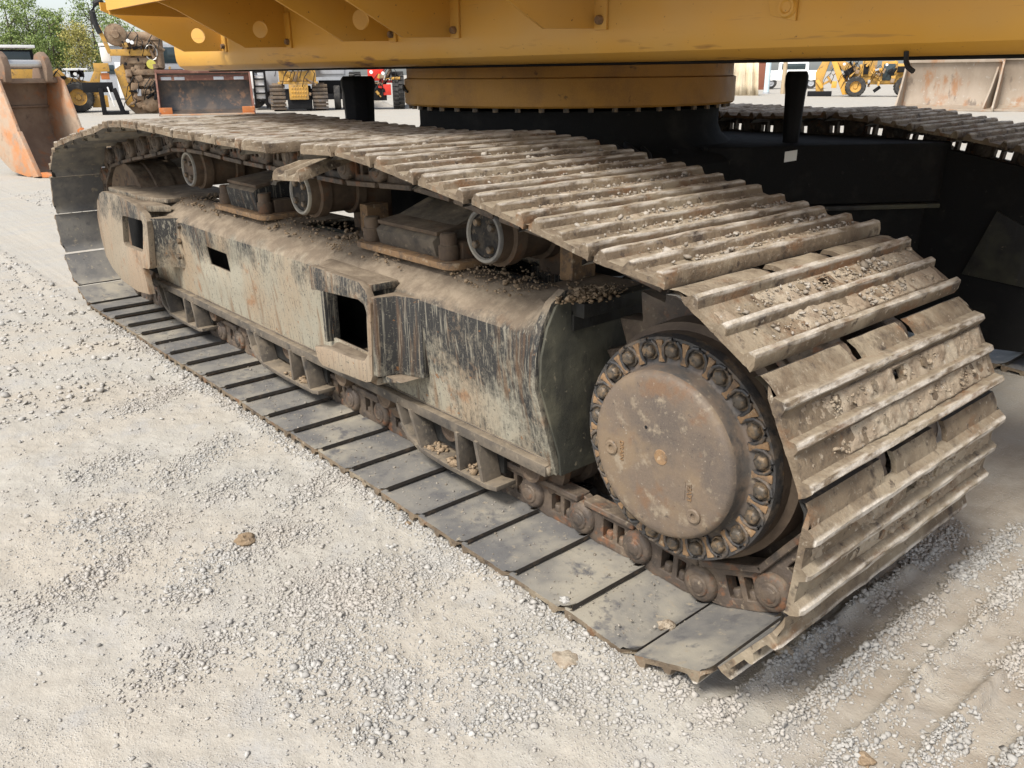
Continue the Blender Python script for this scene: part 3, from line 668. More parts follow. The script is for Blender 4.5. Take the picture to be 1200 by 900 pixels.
# dark inner wall seen through the openings
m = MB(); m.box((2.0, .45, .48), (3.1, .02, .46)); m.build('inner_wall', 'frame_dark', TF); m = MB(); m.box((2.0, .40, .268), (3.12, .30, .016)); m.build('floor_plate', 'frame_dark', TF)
m = MB(); m.prism([(.232,.2345),(.225,.30),(.152,.521),(.155,.604),(.176,.682),(.206,.734),(.252,.758),(.30,.752),(.36,.735),(.655,.730),(.655,.245),(.40,.2345)], 3.586, 3.606, YZ)
m.build('end_plate', 'endplate', TF, bevel=.004)
m = MB(); m.prism([(.222,.236),(.138,.521),(.141,.606),(.163,.688),(.196,.744),(.246,.772),(.262,.770),(.214,.734),(.182,.680),(.162,.604),(.159,.521),(.238,.250)], 3.572, 3.598, YZ)
m.build('edge_flange', 'frame', TF, bevel=.003)
m = MB(); m.box((3.63, .46, .722), (.05, .40, .04)); m.box((3.612, .46, .69), (.012, .40, .06)); m.build('top_bar', 'frame_dark', TF, bevel=.004)
m = MB(); m.box((1.99, .212, .2475), (3.17, .026, .034)); m.box((2.0, .2305, .2655), (3.13, .008, .006)); m.build('lower_ledge', 'guard', TF, bevel=.005)
# middle bracket
def bend(y1, y2, x1, x2):
    return lambda u, v, w: (u, y1+(y2-y1)*float(sstep(x1, x2, np.array(u)))+w, v)
FY = .098
m = MB(); m.prism([(2.486,.686),(2.815,.684),(2.852,.662),(2.880,.625),(2.862,.372),(2.850,.350),(2.815,.338),(2.52,.322),(2.490,.335),(2.470,.385),(2.53,.398),(2.755,.408),(2.815,.416),(2.842,.445),(2.850,.590),(2.838,.612),(2.805,.622),(2.56,.606),(2.486,.598)], -.014, .014, lambda u, v, w: (u, FY+w, v))
BR = m.build('step_bracket', 'bracket', TF, bevel=.006)
m = MB(); m.prism([(2.40,.200),(2.486,.110),(2.852,.110),(2.852,.215),(2.40,.225)], .652, .676, XY); m.build('bracket_top', 'bracket', TF, bevel=.005)       # roof of the pocket
m = MB(); m.prism([(2.40,.205),(2.490,.110),(2.850,.110),(2.862,.225),(2.40,.225)], .330, .356, XY); m.build('bracket_floor', 'bracket', TF, bevel=.005)
m = MB(); m.prism([(2.862,.088),(2.884,.098),(2.905,.165),(2.995,.198),(2.995,.225),(2.862,.225)], .372, .642, XY)
m.build('bracket_return', 'frame_black', TF, bevel=.006)
m = MB(); m.prism([(2.862,.372),(2.862,.340),(2.90,.352),(2.98,.372)], .12, .225, XZ); m.build('bracket_foot', 'frame_black', TF, bevel=.004)
m = MB(); m.box((2.352, .225, .48), (.022, .06, .26)); m.build('opening_rim', 'frame_black', TF, bevel=.006)
# idler-side bracket
m = MB(); m.plate([(.105,.705),(.16,.722),(.40,.728),(.668,.705),(.80,.672),(.832,.640),(.770,.405),(.745,.388),(.60,.372),(.56,.362),(.700,.246),(.50,.226),(.24,.245),(.10,.292),(.02,.345),(-.015,.45),(-.017,.56),(.03,.655)], [(.41,.462),(.68,.465),(.702,.48),(.762,.615),(.755,.635),(.46,.626),(.44,.612),(.395,.48)], -.015, .015, lambda u, v, w: (u, .098+w, v), n=110)
IB = m.build('idler_bracket', 'bracket', TF, bevel=.005)
m = MB(); v8 = []
for zb, xo in ((.392, .750), (.652, .832)): v8 += [(xo-.03, .092, zb), (xo, .104, zb), (xo+.075, .200, zb), (xo+.14, .222, zb), (xo-.03, .225, zb)]
m.add(v8, [(0,1,2,3,4), (9,8,7,6,5)] + [(k, (k+1) % 5, 5+(k+1) % 5, 5+k) for k in range(5)]); m.build('bracket_return', 'frame_black', TF, bevel=.004)
m = MB(); m.prism([(.05,.110),(.70,.110),(.80,.22),(.10,.22)], .668, .700, XY); m.build('bracket_top', 'bracket', TF, bevel=.005)
for z in (.46,.54,.62):
    m = MB(); m.lathe([(.001,-.016),(.014,-.016),(.016,-.012),(.016,0)], (.91+(z-.5)*.32, .199, z), 'y', 6); m.build('bolt', 'bolt', TF)
m = MB(); m.prism([(-.02,.168),(.50,.172),(.72,.235),(.72,.60),(.05,.60),(-.02,.50)], .700, .722, XY); m.build('top_plate', 'bracket', TF, bevel=.004)
m = MB(); m.box((.12, .30, .45), (.5, .05, .40)); m.build('idler_yoke', 'black', TF, bevel=.01)
# roller guards: curved foot plate hung on ribs
def guard(x0, x1):
    d = x1-x0; e = MB()
    foot = [(x0+.015,.170),(x0+.06,.128),(x0+.14,.100),(x0+d*.6,.094),(x1+.01,.098),(x1+.06,.108),(x1+.06,.124),(x1+.01,.114),(x0+d*.6,.110),(x0+.145,.117),(x0+.07,.144),(x0+.03,.180)]
    e.prism(foot, .188, .268, XZ)
    g = e.build('roller_guard', 'guard', TF, bevel=.003)
    for k, (a, b) in enumerate(((x0, x0+.035), (x0+.075, x0+.135), (x0+d*.70, x0+d*.72), (x0+d*.90, x0+d*.97))):
        r = MB(); r.prism([(a-.006,.240),(a+.010,.240),(b+.010,.112 if k else .16),(b-.006,.112 if k else .16)], .190, .262, XZ); r.build('guard_rib', 'guard', TF, bevel=.002)
    r = MB(); r.box(((x0+x1)/2+.02, .270, .185), (d*.95, .012, .12)); r.build('guard_back', 'frame_dark', TF)
for x0, x1 in ((.50, 1.02), (1.62, 2.20), (2.83, 3.31)): guard(x0, x1)
# track rollers along the bottom
m = MB(); m.lathe([(.001,-.012),(.012,-.014),(.018,-.010),(.034,-.010),(.038,-.014),(.046,-.014),(.050,0),(.052,.03),(.075,.032),(.098,.036),(.098,.062),(.078,.066),(.078,.15),(.098,.154),(.098,.19),(.078,.2),(.078,.30),(.098,.31),(.098,.34),(.05,.345),(.05,.39)], (0, 0, 0), 'y', 28)
r0 = m.build('track_roller', 'roller', EX, EI); TRO = r0.data; bpy.data.objects.remove(r0)
for x in (.36,.74,1.10,1.46,1.90,2.35,2.66,3.06,3.46):
    o = put('track_roller', TRO, EX, EI); o.location = (x, .258, .204)
    s = MB(); s.prism([(x-.075,.262),(x+.075,.262),(x+.06,.205),(x+.03,.17),(x-.03,.17),(x-.06,.205)], .252, .272, XZ); s.build('roller_collar', 'roller', TF, bevel=.005)

# ---- idler wheel
m = MB(); m.lathe([(.05,.285),(.12,.285),(.14,.30),(.30,.305),(.318,.296),(.345,.296),(.348,.31),(.348,.375),(.36,.38),(.36,.485),(.348,.49),(.348,.555),(.318,.57),(.10,.57)], (IDL[0]+.06, 0, IDL[1]), 'y', 56)
m.build('idler', 'roller', EX, EI)
# ---- carrier rollers with mounts
for n_, (x, z) in enumerate(((.93,.882),(2.073,.873),(3.212,.858))):
    m = MB(); m.lathe([(.062,.296),(.078,.296),(.085,.292),(.085,.33),(.098,.335),(.098,.375),(.085,.38),(.085,.49),(.098,.495),(.098,.53),(.06,.54)], (x, 0, z), 'y', 36)
    CR = m.build('carrier_roller', 'roller', EX, EI)
    m = MB(); m.lathe([(.001,.2905),(.064,.2905),(.066,.293),(.066,.30)], (x, 0, z), 'y', 30); m.build('end_cap', 'cap' if n_ else 'roller', CR)
    m = MB(); m.lathe([(.067,.290),(.071,.283),(.079,.283),(.083,.290),(.083,.296),(.067,.296)], (x, 0, z), 'y', 36, cap=False); m.build('rim', 'shoe_in', CR)
    for k in range(4):
        a = R(38+90*k); m = MB(); m.lathe([(.001,.277),(.010,.277),(.012,.28),(.012,.292)], (x+.047*math.cos(a), 0, z+.047*math.sin(a)), 'y', 10); m.build('bolt', 'bolt', CR)
    m = MB(); m.box((x+.02, .60, .80), (.10, .13, .18)); m.lathe([(.045,.53),(.045,.64)], (x, 0, z), 'y', 16); m.build('roller_mount', 'roller', EX, EI, bevel=.006)
    m = MB(); m.box((x+.16, .52, .775), (.055, .10, .11)); m.build('mount_post', 'divider', EX, EI, bevel=.005)
# ---- clamp blocks on the deck
for (x0, x1, zf, zb) in ((1.20, 1.74, .845, .86), (2.47, 3.06, .812, .875)):
    m = MB(); m.prism(rrect(x0, x1, .272, .56, .05), .726, .748, XY); B = m.build('clamp_plate', 'divider', EX, EI, bevel=.004)
    m = MB(); m.prism([(.315,.746),(.30,zf-.012),(.318,zf),(.60,zb+.04),(.62,.746)], x0+.12, x1-.13, YZ); m.build('clamp_block', 'guard' if x0 > 2 else 'frame_black', B, bevel=.008)
    m = MB(); m.box(((x0+x1)/2, .46, zf+.030), (x1-x0-.24, .30, .014), rot=(R(7), 0, 0)); m.build('clamp_cap', 'roller', B, bevel=.004)
    for xx in (x0+.06, x1-.075):
        m = MB(); m.lathe([(.001,.085),(.024,.085),(.028,.078),(.028,.048),(.034,.046),(.034,.0)], (xx, .325, .748), 'z', 12); m.box((xx, .40, .775), (.07, .09, .055)); m.build('clamp_bolt', 'clod' if 0 else 'roller', B, bevel=.003)

# ---- car body, slewing ring
rc = (2.0, 1.82, 0)
m = MB(); m.lathe([(.93,.50),(.93,.94),(.90,.968),(.84,.985),(.785,1.005),(.752,1.035),(.735,1.075),(.735,1.155)], rc, 'z', 72); CB = m.build('car_body', 'black', EX, EI)
m = MB()
for a0, tx, ty in ((0, 3.20, .85), (0, .75, .85), (0, .65, 2.80)):
    c = Vector((tx-rc[0], ty-rc[1])); L = c.length; c /= L; nrm = Vector((-c.y, c.x))
    p0 = Vector(rc[:2])+c*.45; p1 = Vector((tx, ty)); h0, h1 = .36, .33
    v = []
    for p, h, zt, zb in ((p0, .42, .90, .66), ((p0*.35+p1*.65), .30, .86, .66), (p1, .34, .84, .66)):
        for sgn in (1, -1):
            q = p+nrm*h*sgn; v += [(q.x, q.y, zb), (q.x, q.y, zt)]
    f = []
    for k in (0, 4): f += [(k, k+1, k+5, k+4), (k+2, k+6, k+7, k+3), (k+1, k+3, k+7, k+5), (k, k+4, k+6, k+2)]
    f += [(0, 2, 3, 1), (8, 9, 11, 10)]
    mm = MB(); mm.add(v, f); mm.build('car_body_arm', 'black', CB, bevel=.02)
m = MB(); m.lathe([(.014,0),(.014,.016),(.001,.018)], (0, 0, 0), 'z', 6); f0 = m.build('flange_bolt', 'black', CB); FBL = f0.data; bpy.data.objects.remove(f0)
for k in range(30):
    a = 2*math.pi*k/30; o = put('flange_bolt', FBL, CB); o.location = (rc[0]+.845*math.cos(a), rc[1]+.845*math.sin(a), .984)
for k in range(3):
    m = MB(); m.tube([(2.62+.05*k, 1.62-.12*k, 1.02), (2.80+.05*k, 1.50-.10*k, .985), (2.95+.04*k, 1.36-.09*k, .90), (3.05+.03*k, 1.18-.06*k, .80), (3.10, 1.0, .70)], .016, 8); m.build('hose', 'hose', CB)
m = MB(); m.prism([(2.20,2.20),(2.75,1.75),(2.98,1.95),(3.05,2.15),(3.46,2.75),(3.46,2.85),(2.3,2.85)], .735, 1.0, XY); FA = m.build('car_body_arm', 'black', CB, bevel=.015)
m = MB(); m.prism([(2.2,2.2),(2.7,1.7),(3.00,2.20),(3.40,2.78),(3.40,2.85),(2.3,2.85)], .33, .715, XY); m.build('car_body_arm', 'black', CB, bevel=.01)
m = MB(); m.prism([(2.9,2.02),(3.075,2.14),(3.49,2.75),(3.4,2.80)], .712, .732, XY); m.build('arm_ledge', 'frame_dark', CB, bevel=.004)
m = MB(); m.lathe([(.72,1.17),(.795,1.170),(.803,1.178),(.803,1.285),(.790,1.29),(.790,1.345),(.6,1.35)], rc, 'z', 96); SR = m.build('slewing_ring', 'yellow_shaded', EX, EI)
m = MB(); m.lathe([(.013,0),(.013,.018),(.001,.02)], (0, 0, 0), 'z', 6); t0 = m.build('ring_bolt', 'bolt', SR); RB = t0.data; bpy.data.objects.remove(t0)
for k in range(48):
    a = 2*math.pi*k/48; o = put('ring_bolt', RB, SR); o.location = (rc[0]+.775*math.cos(a), rc[1]+.775*math.sin(a), 1.153)
m = MB(); pt = [(rc[0]+.808*math.cos(R(a)), rc[1]+.808*math.sin(R(a)), 1.243+.012*math.sin(a*.35)) for a in range(-175, -110, 3)]
m.tube(pt, .006, 6); m.build('cable', 'hose', SR)
# posts beside the ring
def post(x, y, z0, z1, w):
    m = MB(); m.lathe([(w*.36,z0),(w*.40,z0+.08),(w*.47,z1-.09),(w*.52,z1-.055),(w*.52,z1-.02),(w*.44,z1)], (x, y, 0), 'z', 8); return m.build('frame_post', 'plain_black', EX, EI, bevel=.006)
post(.93, 1.27, .70, 1.300, .185); post(2.965, 2.30, .99, 1.305, .100)
# sticker sits on the arm that runs to the far track
# ---- far track frame
m = MB(); m.prism([(2.86,.24),(2.87,.90),(2.93,.93),(3.40,.74),(3.45,.24)], .40, 3.50, YZ); FF = m.build('far_track_frame', 'frame_dark', EX, EI, bevel=.01)
m = MB(); m.prism([(3.30,.10),(3.62,.08),(4.05,.12),(4.28,.35),(4.26,.62),(4.12,.78),(3.85,.90),(3.44,.97),(3.30,.97)], 2.80, 2.83, XZ); m.build('drive_guard', 'black', FF, bevel=.006); m = MB(); m.prism([(3.62,.42),(3.95,.40),(4.10,.55),(3.72,.72)], 2.785, 2.80, XZ); m.build('guard_plate', 'frame_dark', FF, bevel=.004)
for x in (.93, 2.07, 3.21):
    m = MB(); m.lathe([(.08,0),(.10,.02),(.10,.2)], (x, 3.13, .86), 'y', 20); m.build('carrier_roller', 'roller', EX, EI)

# ---- upper structure: round-bottomed side beam, gussets, catwalk, unseen housing and counterweight for shade
m = MB()
pr = [(1.10,1.350),(.86,1.338),(.79,1.336),(.745,1.343),(.716,1.362),(.702,1.392),(.700,1.43),(.700,1.78),(1.10,1.78)]
m.prism(pr, -.15, 4.95, YZ); SB = m.build('side_beam', 'yellow_worn', EX, EI, sharp=30)
m = MB(); m.box((2.4, .92, 1.334), (4.7, .22, .008)); m.build('beam_lip', 'black', SB)
GP = [(.7005,1.43),(.49,1.425),(.20,1.572),(.115,1.605),(.115,1.64),(.7005,1.64)]
for x, hole in ((.55,1),(1.274,1),(2.139,1),(2.54,0),(3.247,0)):
    m = MB()
    if hole: m.plate(GP, circ(.57, 1.502, .036, 24), x-.006, x+.006, YZ)
    else: m.prism(GP, x-.006, x+.006, YZ)
    G = m.build('gusset', 'yellow', SB)
    m = MB(); m.box((x+.030, .6945, 1.50), (.050, .010, .150)); m.build('gusset_flange', 'yellow', SB, bevel=.002)
    m = MB(); m.lathe([(.001,-.016),(.011,-.016),(.013,-.012),(.013,0)], (x+.032, .690, 1.452), 'y', 10); m.build('gusset_bolt', 'divider', SB)
m = MB(); m.prism([(.0,1.50),(.02,1.435),(.09,1.42),(.09,1.55),(0,1.55)], .6925, .6995, lambda u, v, w: (3.83+u, w, v)); m.build('weld_plate', 'yellow', SB, bevel=.002)
m = MB(); m.lathe([(.012,-.004),(.016,-.008),(.022,-.008),(.026,0)], (3.895, .692, 1.452), 'y', 24); m.build('tow_eye', 'yellow_worn', SB)
m = MB(); m.box((2.6, .41, 1.648), (3.9, .58, .012)); CW = m.build('catwalk', 'yellow', EX, EI)
m = MB(); m.prism([(.115,1.60),(.128,1.60),(.128,1.70),(.115,1.70)], .64, 4.55, YZ); m.build('catwalk_rail', 'yellow', CW)
m = MB(); m.box((.64, .41, 1.62), (.02, .57, .075)); m.build('catwalk_end', 'yellow', CW)
m = MB(); m.box((1.6, 1.82, 2.15), (5.2, 2.1, .9)); m.build('unseen_housing', 'yellow', EX, EI, bevel=.05)  # out-of-view upper body, added to cast shadow on the undercarriage
m = MB(); m.prism([(.28,1.36),(3.36,1.36),(3.36,2.6),(.28,2.6)], 4.82, 5.60, YZ); m.build('counterweight', 'yellow_worn', EX, EI, bevel=.08)  # kept out of view, added to block sky light from the ground below
m = MB(); m.box((1.95, 1.9, 1.42), (4.4, 1.5, .12)); m.build('revolving_frame', 'yellow_shaded', EX, EI)
m = MB(); m.tube([(4.18,.74,1.345),(4.185,.735,1.325),(4.195,.728,1.312),(4.21,.722,1.304)], .006, 8); m.build('loose_hose', 'hose', SB)
m = MB(); m.prism([(0,0),(.075,.01),(.075,.055),(0,.045)], 0, .002, lambda u, v, w: (u, w, v)); ST = m.build('sticker', 'sticker', CB)
ST.location = (3.034, 2.119, .925); ST.rotation_euler = (0, 0, R(55.7))

# ---- gravel lying on the upper run (uncountable)
P = []; Z_ = []
for k, mid, nrm, b in INFO:
    if nrm.z < .75 or mid.x < .2: continue
    n_ = 330 if mid.x > 1.2 else 90
    for _ in range(n_):
        s = random.choice((-1, 1))*random.uniform(.02, .058); y = random.betavariate(2.2, 1.5)*.80+.05
        if vn(np.array(mid.x*3+s*3), np.array(y*5.0)) < .45: continue
        t = Vector((nrm.z, 0, -nrm.x)); p = mid + t*s + nrm*(.079+random.uniform(0, .006))
        P.append((p.x, y, p.z)); Z_.append(random.lognormvariate(-5.75, .5))
scatter('loose_gravel', np.array(P), np.clip(np.array(Z_), .002, .015), 'stonedirty', label='small stones and grit lying between the bars of the upper track run', cat='gravel', sink=.5)
P = []; Z_ = []
for k, mid, nrm, b in INFO:
    if nrm.x < -.2 or nrm.z < -.3 or mid.x < 1.0: continue
    t = Vector((nrm.z, 0, -nrm.x))
    for _ in range(26):
        cy = random.uniform(.15, .82); sgn = random.choice((-1, 1))
        for _ in range(12):
            p = mid + t*(sgn*.038+random.gauss(0, .010)) + nrm*(.078+random.uniform(-.002, .003)); P.append((p.x, cy+random.gauss(0, .018), p.z)); Z_.append(random.lognormvariate(-5.85, .5))
scatter('caked_mud', np.array(P), np.clip(np.array(Z_), .002, .010), 'dirt', label='crumbs of dried mud caked between the bars of the near track', cat='mud', sink=.65)
P = []; Z_ = []
for _ in range(1500):
    x = random.uniform(2.3, 3.58); y = random.uniform(.25, .40) if random.random() < .7 else random.uniform(.36, .6)
    if vn(np.array(x*6.), np.array(y*9.)) < .48: continue
    zt = float(np.interp(y, [.25, .31, .365], [.70, .722, .728])); P.append((x, y, zt)); Z_.append(random.lognormvariate(-5.8, .5))
for _ in range(400):
    P.append((3.62+random.gauss(0, .025), .32+random.gauss(0, .05), .742+random.uniform(0, .02))); Z_.append(random.lognormvariate(-5.4, .45))
for _ in range(500):
    x = random.uniform(.7, 2.3); y = random.uniform(.26, .5); P.append((x, y, float(np.interp(y, [.25, .31, .365], [.70, .722, .728])))); Z_.append(random.lognormvariate(-5.4, .5))
for _ in range(260):
    P.append((random.choice((random.uniform(3.10, 3.30), random.uniform(1.95, 2.15), random.uniform(2.9, 3.05))), random.uniform(.20, .26), .116)); Z_.append(random.lognormvariate(-5.1, .45))
scatter('loose_dirt', np.array(P), np.clip(np.array(Z_), .002, .018), 'clod', label='crumbled brown dirt lying on the deck of the track frame', cat='dirt', sink=.5)
P = []; Z_ = []
for _ in range(2600):
    x = random.uniform(.3, 4.1); y = random.betavariate(1, 1.2)*.27+.01; P.append((x, y, .034)); Z_.append(random.lognormvariate(-6.7, .55))
scatter('shoe_grit', np.array(P), np.clip(np.array(Z_), .0008, .006), 'stonedirty', label='fine grit scattered on the lower track shoes', cat='grit', sink=.4)

# ================================================================== BACKGROUND
def face(x, y, extra=0):   # local x = right, local y = away from the camera's side of the yard
    return math.atan2(y-CAM.y, x-CAM.x)-math.pi/2+R(extra)
def thing(name, x, y, label, cat, extra=0, group=None):
    return tag(empty(name, (x, y, float(H(x, y))), face(x, y, extra)), label, cat, group)
def wheel(parent, x, y, z, r, w, rim='dullyellow', lugs=22, axis='y'):
    m = MB(); m.lathe([(r*.55,-w/2),(r*.9,-w/2),(r*.98,-w*.38),(r*.98,w*.38),(r*.9,w/2),(r*.55,w/2)], (x, y, z), axis, 32, cap=False)
    for k in range(lugs):
        a = 2*math.pi*k/lugs
        for sgn in (-1, 1):
            if axis == 'y': m.box((x+r*math.cos(a+.06*sgn), y+sgn*w*.24, z+r*math.sin(a+.06*sgn)), (.06*r, w*.46, .10*r), rot=(0, -a, 0))
            else: m.box((x+sgn*w*.24, y+r*math.cos(a+.07*sgn), z+r*math.sin(a+.07*sgn)), (w*.46, .06*r, .10*r), rot=(a, 0, R(14*sgn)))
    t = m.build('tyre', 'tyre', parent)
    m = MB(); m.lathe([(.02,-w*.30),(r*.18,-w*.32),(r*.22,-w*.2),(r*.5,-w*.24),(r*.56,-w*.45),(r*.58,-w*.4),(r*.58,w*.4),(.02,w*.3)], (x, y, z), axis, 24); m.build('rim', rim, t)
    return t
def bx(parent, name, mat, c, d, rot=None, bevel=.015):
    m = MB(); m.box(c, d, rot); return m.build(name, mat, parent, bevel=bevel)

def hydraulics(t, seed, box, n=5):
    rg = random.Random(seed); (x0, x1), (y0, y1), (z0, z1) = box
    for k in range(n):
        x, z = rg.uniform(x0, x1), rg.uniform(z0, z1); y = rg.uniform(y0, y1); dx, dz = rg.uniform(-.35, .35), rg.uniform(-.3, .3)
        m = MB(); m.tube([(x-dx, y, z-dz), (x, y-.01, z)], .055, 10); m.tube([(x, y-.01, z), (x+dx*.8, y, z+dz*.8)], .026, 8); m.build('cylinder', rg.choice(('dullyellow', 'plain_black', 'mud')), t)
        m = MB(); a = rg.uniform(.1, .3); m.tube([(x+.1, y-.08, z-.1), (x+.2, y-.12, z+a), (x+.05, y-.1, z+.2+a), (x-.2, y-.08, z+a*.5), (x-.3, y-.02, z-.2)], .018, 6); m.build('hose', 'hose', t)
    for k in range(2):
        m = MB(); m.lathe([(.001,-.03),(.06,-.03),(.07,0),(.05,.06)], (rg.uniform(x0, x1), y0-.05, z1-.05*k), 'y', 12); m.build('lamp', 'white', t)
    for k in range(n):
        bx(t, 'fitting', rg.choice(('plain_black', 'mud', 'dullyellow', 'grey')), (rg.uniform(x0, x1), y0-.03, rg.uniform(z0, z1)), (rg.uniform(.06, .2), .08, rg.uniform(.06, .25)), rot=(0, rg.uniform(-.3, .3), 0), bevel=.01)
# -- digging bucket standing on the left
t = thing('digging_bucket', -8.80, 1.84, 'rusty brown excavator bucket with orange cheek plates standing open at far left', 'bucket', 30)
prof = [(-.62,.03),(-.30,.0),(.12,.06),(.40,.24),(.56,.55),(.58,.90),(.46,1.36),(.44,1.36),(.54,.90),(.52,.56),(.37,.28),(.10,.10),(-.30,.045),(-.62,.06)]
m = MB(); m.prism(prof, -.50, .50, YZ); sh = m.build('shell', 'bucket', t)
side = [(-.60,.03),(-.30,.0),(.12,.06),(.40,.24),(.56,.55),(.58,.90),(.46,1.38),(.10,1.42),(-.02,1.36),(-.30,.62),(-.44,.30)]
for sx in (-.52, .52):
    m = MB(); m.prism(side, sx-.022, sx+.022, YZ); m.build('side_plate', 'bucket_out', t, bevel=.008)
    m = MB(); m.prism([(-.62,.02),(-.46,.0),(-.20,.62),(-.30,.66)], sx-.034, sx+.034, YZ); m.build('side_cutter', 'bucket_out' if sx < 0 else 'orange', t, bevel=.006)
bx(t, 'top_beam', 'bucket', (0, .28, 1.36), (1.04, .34, .07))
bx(t, 'seam', 'bucket', (0, .49, .98), (.98, .03, .03))
for sx in (-.34, .34):
    m = MB(); m.prism([(.05,1.34),(.0,1.55),(.05,1.70),(.16,1.78),(.30,1.74),(.38,1.60),(.50,1.36)], sx-.055, sx+.055, YZ); m.build('hinge_ear', 'bucket', t, bevel=.02)
m = MB(); m.lathe([(.06,-.30),(.06,.30)], (0, .17, 1.60), 'x', 20); m.build('pin', 'chrome', t)
for sx in (-.44,-.15,.15,.44):
    m = MB(); m.prism([(-.60,.0),(-.60,.075),(-.82,.035),(-.84,.012)], sx-.055, sx+.055, YZ); m.build('tooth', 'orange', t, bevel=.008)

t.scale = (.88, .88, .93)
# -- loader with cab behind it
t = thing('loader_with_cab', -31.1, 6.3, 'machine with a glazed cab and amber beacon behind the standing bucket', 'loader', 8)
bx(t, 'body', 'grey', (0, 1.6, .95), (2.0, 3.4, .7)); bx(t, 'hood', 'dullyellow', (0, .2, 1.35), (1.2, .7, .5))
cab = bx(t, 'cab', 'plain_black', (.05, 1.0, 1.75), (1.45, 1.2, 1.05)); bx(t, 'roof', 'white', (.05, .95, 2.38), (1.6, 1.5, .10))
bx(cab, 'windscreen', 'glass', (.05, .388, 1.90), (1.25, .02, .62)); bx(cab, 'window', 'glass', (.786, 1.0, 1.92), (.02, .9, .55))
m = MB(); m.lathe([(.09,0),(.09,.14),(.05,.18)], (-.45, .6, 2.42), 'z', 12); m.build('beacon', 'amber', t)
for sx in (-1.0, 1.0):
    for yy in (.5, 2.6): wheel(t, sx, yy, .62, .62, .42, 'grey', 18, 'x')

# -- yellow wheel loader side on
t = thing('wheel_loader', -32.6, 8.9, 'yellow wheel loader with one large black tyre beside the tree line', 'loader')
m = MB(); m.prism([(-1.0,.55),(-1.05,1.45),(-.75,1.62),(-.45,1.30),(.30,1.12),(.62,1.70),(.80,1.62),(.62,.95),(.55,.45)], -.35, .35, XZ); m.build('body', 'dullyellow', t, bevel=.03)
bx(t, 'hood', 'dullyellow', (-1.6, .2, 1.1), (1.3, .9, .8)); bx(t, 'fender', 'white', (-.15, .0, 1.58), (.9, .8, .08)); bx(t, 'seat', 'plain_black', (-.1, .1, 1.42), (.5, .5, .25))
bx(t, 'axle_guard', 'dullyellow', (.55, -.2, .38), (.6, .4, .45))
wheel(t, -.2, -.5, .56, .56, .4, 'dullyellow', 22); wheel(t, -1.9, -.5, .56, .56, .4, 'dullyellow', 22); wheel(t, -.2, .7, .56, .56, .4); wheel(t, -1.9, .7, .56, .56, .4)

hydraulics(t, 1, ((-.9, .7), (-.42, -.36), (.7, 1.4)), 5)
# -- black fork carriage
t = thing('fork_carriage', -28.6, 8.45, 'black steel fork carriage standing beside the yellow wheel loader', 'attachment')
bx(t, 'cross_beam', 'plain_black', (-.1, 0, .95), (1.0, .16, .34))
for x, rr in ((-.02, 0), (.52, .22)): bx(t, 'upright', 'plain_black', (x, -.05, .45), (.16, .14, .95), rot=(0, -rr, 0))
bx(t, 'link_arm', 'white', (.28, -.12, .62), (.05, .05, .7), rot=(0, -.2, 0)); bx(t, 'base', 'plain_black', (.35, .1, .06), (.9, .4, .12)); bx(t, 'warning_plate', 'orange', (.2, -.02, 1.32), (.28, .03, .22)); bx(t, 'top_box', 'dullyellow', (.12, .05, 1.62), (.5, .3, .28))

# -- muddy upright attachment hanging behind the upper frame
t = thing('muddy_attachment', -28.7, 10.03, 'tall muddy brown arm and coupler with a round yellow tag and wire ring', 'attachment')
m = MB(); m.prism([(-.75,.35),(-.45,.0),(.65,.0),(.72,.9),(.80,2.1),(.85,2.95),(.55,3.0),(.35,2.6),(-.35,2.6),(-.62,2.2),(-.80,1.4)], -.3, .35, XZ); m.build('arm_body', 'mud', t, bevel=.05)
m = MB(); m.prism([(-.95,1.55),(-.62,1.75),(-.45,.25),(-.70,.30)], -.42, -.30, XZ); m.build('side_plate', 'dullyellow', t, bevel=.02)
for z, h, x, w in ((1.85,.22,.1,1.1),(1.45,.2,.15,1.0),(1.1,.26,.1,.9),(.78,.18,.2,.9)): bx(t, 'cross_block', 'mud', (x, -.36, z), (w, .22, h), bevel=.05)
for x, z in ((-.2,.62),(.5,.62),(.1,.35),(-.35,.95),(.62,1.2)): bx(t, 'lug', 'mud', (x, -.42, z), (.26, .22, .28), rot=(0, .2, 0), bevel=.05)
m = MB(); m.lathe([(.001,-.52),(.2,-.52),(.3,-.46),(.3,-.3)], (.1, 0, .38), 'y', 20); m.build('coupler_boss', 'mud', t)
m = MB(); m.lathe([(.001,-.6),(.12,-.6),(.14,-.5),(.36,-.46),(.38,-.2)], (-.72, 0, 2.72), 'y', 28); m.build('pin_boss', 'mud', t)
m = MB(); m.lathe([(.21,-.55),(.21,.55)], (.0, -.2, 2.62), 'x', 20); m.build('cylinder', 'mud', t)
m = MB(); m.lathe([(.17,1.6),(.17,2.5),(.22,2.55),(.22,2.7)], (.62, -.42, 0), 'z', 16); m.build('upright_tube', 'mud', t)
bx(t, 'guard_bar', 'dullyellow', (-.28, -.5, 2.12), (1.45, .1, .22), bevel=.02)
bx(t, 'guard_arm', 'dullyellow', (-1.12, -.5, 2.55), (.14, .1, .95), rot=(0, -.28, 0), bevel=.02)
m = MB(); m.tube([(-1.20,-.5,2.75),(-1.32,-.5,3.1),(-1.34,-.5,3.45),(-1.22,-.5,3.72),(-.95,-.5,3.84)], .10, 10); m.build('hose', 'hose', t)
m = MB(); m.lathe([(.001,-.02),(.16,-.02),(.16,.02)], (.32, -.62, 1.72), 'y', 20); m.build('tag_disc', 'tagyellow', t)
